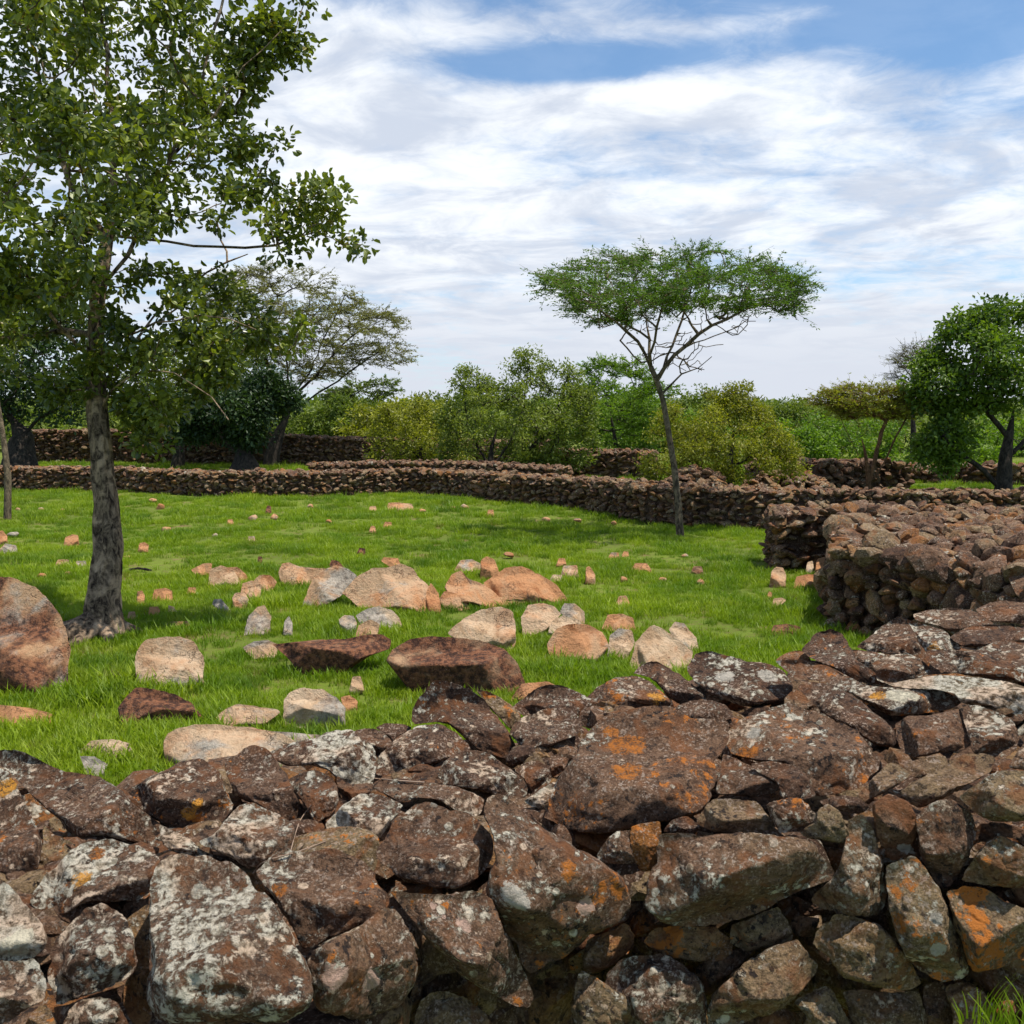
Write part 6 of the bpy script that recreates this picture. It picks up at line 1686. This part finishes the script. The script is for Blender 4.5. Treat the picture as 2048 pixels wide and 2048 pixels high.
def build_grass():
    gm = grass_material()
    r = np.random.default_rng(400)
    pc = bpy.data.collections.new('grass_tufts')
    for k in range(6):
        V, Fa = blade_tuft(r, 46, 0.085, 0.066, 0.0055, 0.8)
        me = mesh('tuft', V, Fa, False); me.materials.append(gm)
        pc.objects.link(bpy.data.objects.new('tuft', me))
    pts, rot, scl = [], [], []

    def free(x, y):
        for cx, cy, rx, ry in FOOT:
            if abs(x - cx) < rx and abs(y - cy) < ry and ((x - cx) / rx) ** 2 + ((y - cy) / ry) ** 2 < 1: return False
        return True

    wall = np.array([(3.2, 9.6), (3.6, 9.0), (4.6, 5.5), (12, 5), (12, 14), (3.4, 13.9), (3.4, 13.05), (4.3, 12.9)])

    def add(x, y, s):
        pts.append((x, y, ground_z(x, y))); rot.append((r.normal() * .08, r.normal() * .08, r.uniform(0, 6.28))); scl.append(s)

    def zone(y0, y1, dens, s0, s1, xl, xr):
        area = (y1 - y0) * (xr - xl)
        for _ in range(int(area * dens)):
            x, y = r.uniform(xl, xr), r.uniform(y0, y1)
            if abs(x) > 0.60 * y + 0.6: continue
            if not free(x, y) or in_poly(wall, x, y): continue
            big = noise.noise(Vector((x * 1.1, y * 1.1, 9)))
            if noise.noise(Vector((x * 0.9, y * 0.9, 4))) + 0.5 * noise.noise(Vector((x * 3.1, y * 3.1, 2))) > 0.23 and r.random() < 0.80: continue
            add(x, y, r.uniform(s0, s1) * (1 + 0.75 * big) * (1.0 if r.random() < 0.93 else 1.6))
    zone(5.0, 8.0, 330, 0.75, 1.35, -5.2, 4.6)
    zone(8.0, 12.0, 190, 0.75, 1.3, -7.5, 4.8)
    zone(12.0, 18.0, 95, 0.85, 1.3, -11, 9)
    zone(18.0, 27.0, 42, 1.1, 1.6, -16, 16)
    zone(27.0, 40.0, 14, 1.6, 2.4, -24, 24)
    # taller tufts round the rocks and by the near wall
    for cx, cy, rx, ry in list(FOOT):
        if rx < 0.12: continue
        for _ in range(int(rx * 60)):
            a = r.uniform(math.pi * 0.9, math.pi * 2.1)
            x, y = cx + math.cos(a) * (rx * 1.05 + .02), cy + math.sin(a) * (ry * 1.05 + .02)
            add(x, y, r.uniform(0.9, 1.7))
    for (u, v, n, s) in ((215, 1400, 30, 2.4), (330, 1390, 20, 2.0), (250, 1500, 26, 1.9), (120, 1370, 30, 2.0), (560, 1210, 26, 2.0), (700, 1260, 26, 1.7), (640, 1240, 20, 1.8),
                         (900, 1130, 20, 1.6), (300, 1330, 20, 1.7), (1130, 1290, 14, 1.6), (1600, 1160, 18, 1.7), (1200, 1010, 20, 1.8), (880, 1000, 22, 1.7)):
        p = gpt(u, v)
        for _ in range(n):
            add(p[0] + r.normal() * .18, p[1] + r.normal() * .2, s * r.uniform(.7, 1.2))
    me = bpy.data.meshes.new('grass'); me.vertices.add(len(pts)); me.vertices.foreach_set('co', np.array(pts, dtype=np.float32).ravel())
    a = me.attributes.new('rot', 'FLOAT_VECTOR', 'POINT'); a.data.foreach_set('vector', np.array(rot, dtype=np.float32).ravel())
    a = me.attributes.new('scl', 'FLOAT', 'POINT'); a.data.foreach_set('value', np.array(scl, dtype=np.float32))
    a = me.attributes.new('idx', 'INT', 'POINT'); a.data.foreach_set('value', r.integers(0, 6, len(pts)).astype(np.int32))
    o = link('grass', me, gm)
    tag(o, 'bright green grass covering the lawn', 'grass', kind='stuff')
    ng = bpy.data.node_groups.new('grass_instances', 'GeometryNodeTree')
    ng.interface.new_socket('Geometry', in_out='INPUT', socket_type='NodeSocketGeometry')
    ng.interface.new_socket('Geometry', in_out='OUTPUT', socket_type='NodeSocketGeometry')
    gi = ng.nodes.new('NodeGroupInput'); go = ng.nodes.new('NodeGroupOutput')
    ci = ng.nodes.new('GeometryNodeCollectionInfo'); ci.inputs['Collection'].default_value = pc
    ci.inputs['Separate Children'].default_value = True; ci.inputs['Reset Children'].default_value = True
    iop = ng.nodes.new('GeometryNodeInstanceOnPoints'); iop.inputs['Pick Instance'].default_value = True

    def attr(nm, ty):
        q = ng.nodes.new('GeometryNodeInputNamedAttribute'); q.data_type = ty; q.inputs['Name'].default_value = nm
        return q.outputs['Attribute']
    ng.links.new(gi.outputs[0], iop.inputs['Points']); ng.links.new(ci.outputs[0], iop.inputs['Instance'])
    ng.links.new(attr('idx', 'INT'), iop.inputs['Instance Index'])
    e2r = ng.nodes.new('FunctionNodeEulerToRotation'); ng.links.new(attr('rot', 'FLOAT_VECTOR'), e2r.inputs[0])
    ng.links.new(e2r.outputs[0], iop.inputs['Rotation']); ng.links.new(attr('scl', 'FLOAT'), iop.inputs['Scale'])
    ng.links.new(iop.outputs[0], go.inputs[0])
    md = o.modifiers.new('instances', 'NODES'); md.node_group = ng
    print('grass tufts', len(pts))
    return gm


GM = build_grass()


def small_details():
    # green blades at the bottom right, in front of the wall
    r = np.random.default_rng(8)
    V, Fa = [], []
    for k in range(80):
        u = r.uniform(1925, 2075); base = pt(u, 2075, 1.62)
        base = base + np.array([0, r.uniform(-.05, .05), 0])
        hh = r.uniform(0.03, 0.10); th = r.uniform(-0.9, 0.9)
        out = np.array([math.sin(th) * 0.6 * hh, r.uniform(-.2, .2) * hh, hh])
        w = 0.0020; n = 6; k0 = len(V)
        for i in range(n):
            f = i / (n - 1)
            p = base + np.array([out[0] * f * f * 1.2, out[1] * f, out[2] * f])
            ww = w * (1 - f) + 0.0004
            V += [p - [ww, 0, 0], p + [ww, 0.001, 0]]
        for i in range(n - 1):
            a = k0 + 2 * i; Fa.append((a, a + 1, a + 3, a + 2))
    # rooted: carry every blade down to the ground
    o = link('grass_tuft', mesh('grass_tuft', V, Fa), GM)
    tag(o, 'tuft of fresh green grass blades at the bottom right corner before the wall', 'grass tuft')

    def stem(name, pts, rad, label, mat):
        q2 = resample(np.array([(u * DS, v * DS) for u, v, off in pts]), 6)
        for _ in range(6): q2[1:-1] = .25 * q2[:-2] + .5 * q2[1:-1] + .25 * q2[2:]
        q = []
        dg = bpy.context.evaluated_depsgraph_get()
        for u, v in q2:
            d = cam_dir(u, v); ln = np.linalg.norm(d)
            hit, loc, nn, ii, ob, mm = SC.ray_cast(dg, Vector(CAM), Vector(d / ln))
            t_ = (np.array(loc) - CAM).dot(d) / ln / ln if hit else wall_t(u, v)
            q.append(t_)
        q = np.array(q)
        for _ in range(4): q[1:-1] = np.minimum(q[1:-1], .25 * q[:-2] + .5 * q[1:-1] + .25 * q[2:])
        p = np.array([pt(u, v, t_ - 0.006) for (u, v), t_ in zip(q2, q)])
        for _ in range(3): p[1:-1] = .25 * p[:-2] + .5 * p[1:-1] + .25 * p[2:]
        V, Fa = frusta([(p[i], p[i + 1], rad, rad) for i in range(len(p) - 1)], 5)
        tag(link(name, fast_mesh(name, V, Fa, True), mat), label, 'dry stem')
    sm, N = new_mat('dry_stem'); finish(N, (0.30, 0.21, 0.15), 0.8)
    stem('dry_stem', [(477, 1649, 0), (486, 1630, 0), (520, 1618, 0), (560, 1608, 0), (615, 1587, 0)], 0.0016, 'thin dry stem curling beside the grey-white lichen stone', sm)
    stem('dry_stem', [(588, 1519, 0), (567, 1543, 0), (557, 1573, 0), (547, 1611, 0)], 0.0014, 'thin dry stem arching up over the small round dark stone', sm)
    stem('dry_stem', [(690, 1467, .08), (740, 1472, .10), (800, 1476, .08)], 0.0022, 'short straight dry twig in the gap under the dark brown oval stone', sm)
    # twig on the lawn
    p = resample(np.array([gpt(258, 1147) + [0, 0, .05], gpt(280, 1146) + [0, 0, .07], gpt(302, 1148) + [0, 0, .05]]), 0.1)
    V, Fa = frusta([(p[i], p[i + 1], 0.02, 0.015) for i in range(len(p) - 1)], 6)
    tag(link('fallen_twig', fast_mesh('fallen_twig', V, Fa, True), M_BARK_D), 'short fallen stick in the grass right of the big trunk', 'twig')
    # dark roots and earth round the foot of the big tree
    t = t_ground(1200 * DS)
    foot = pt(207 * DS, 1200 * DS, t)
    parent = next(o for o in COL.objects if o.name.startswith('broadleaf_tree'))
    for k, (dx, dy, ln, rad) in enumerate(((-.35, -.5, 1.1, .09), (-.6, .1, .9, .08), (.2, -.5, .45, .07), (.35, .1, .4, .06), (-.1, -.6, .7, .07))):
        d = np.array([dx, dy, 0]); d = d / np.linalg.norm(d) * ln
        c = [np.array([0, 0, .16]) + d * .12, np.array([0, 0, .09]) + d * .35, np.array([0.05 * math.sin(k), 0, .03]) + d * .7, d + [0, 0, -.05]]
        off = foot - np.array([foot[0], foot[1], 0]); off[2] = 0
        V, Fa = tube(c, [rad * 1.3, rad, rad * .8, rad * .4], 14, 0.15, k)
        link('root', fast_mesh('root', V, Fa, True), M_BARK, parent)


small_details()
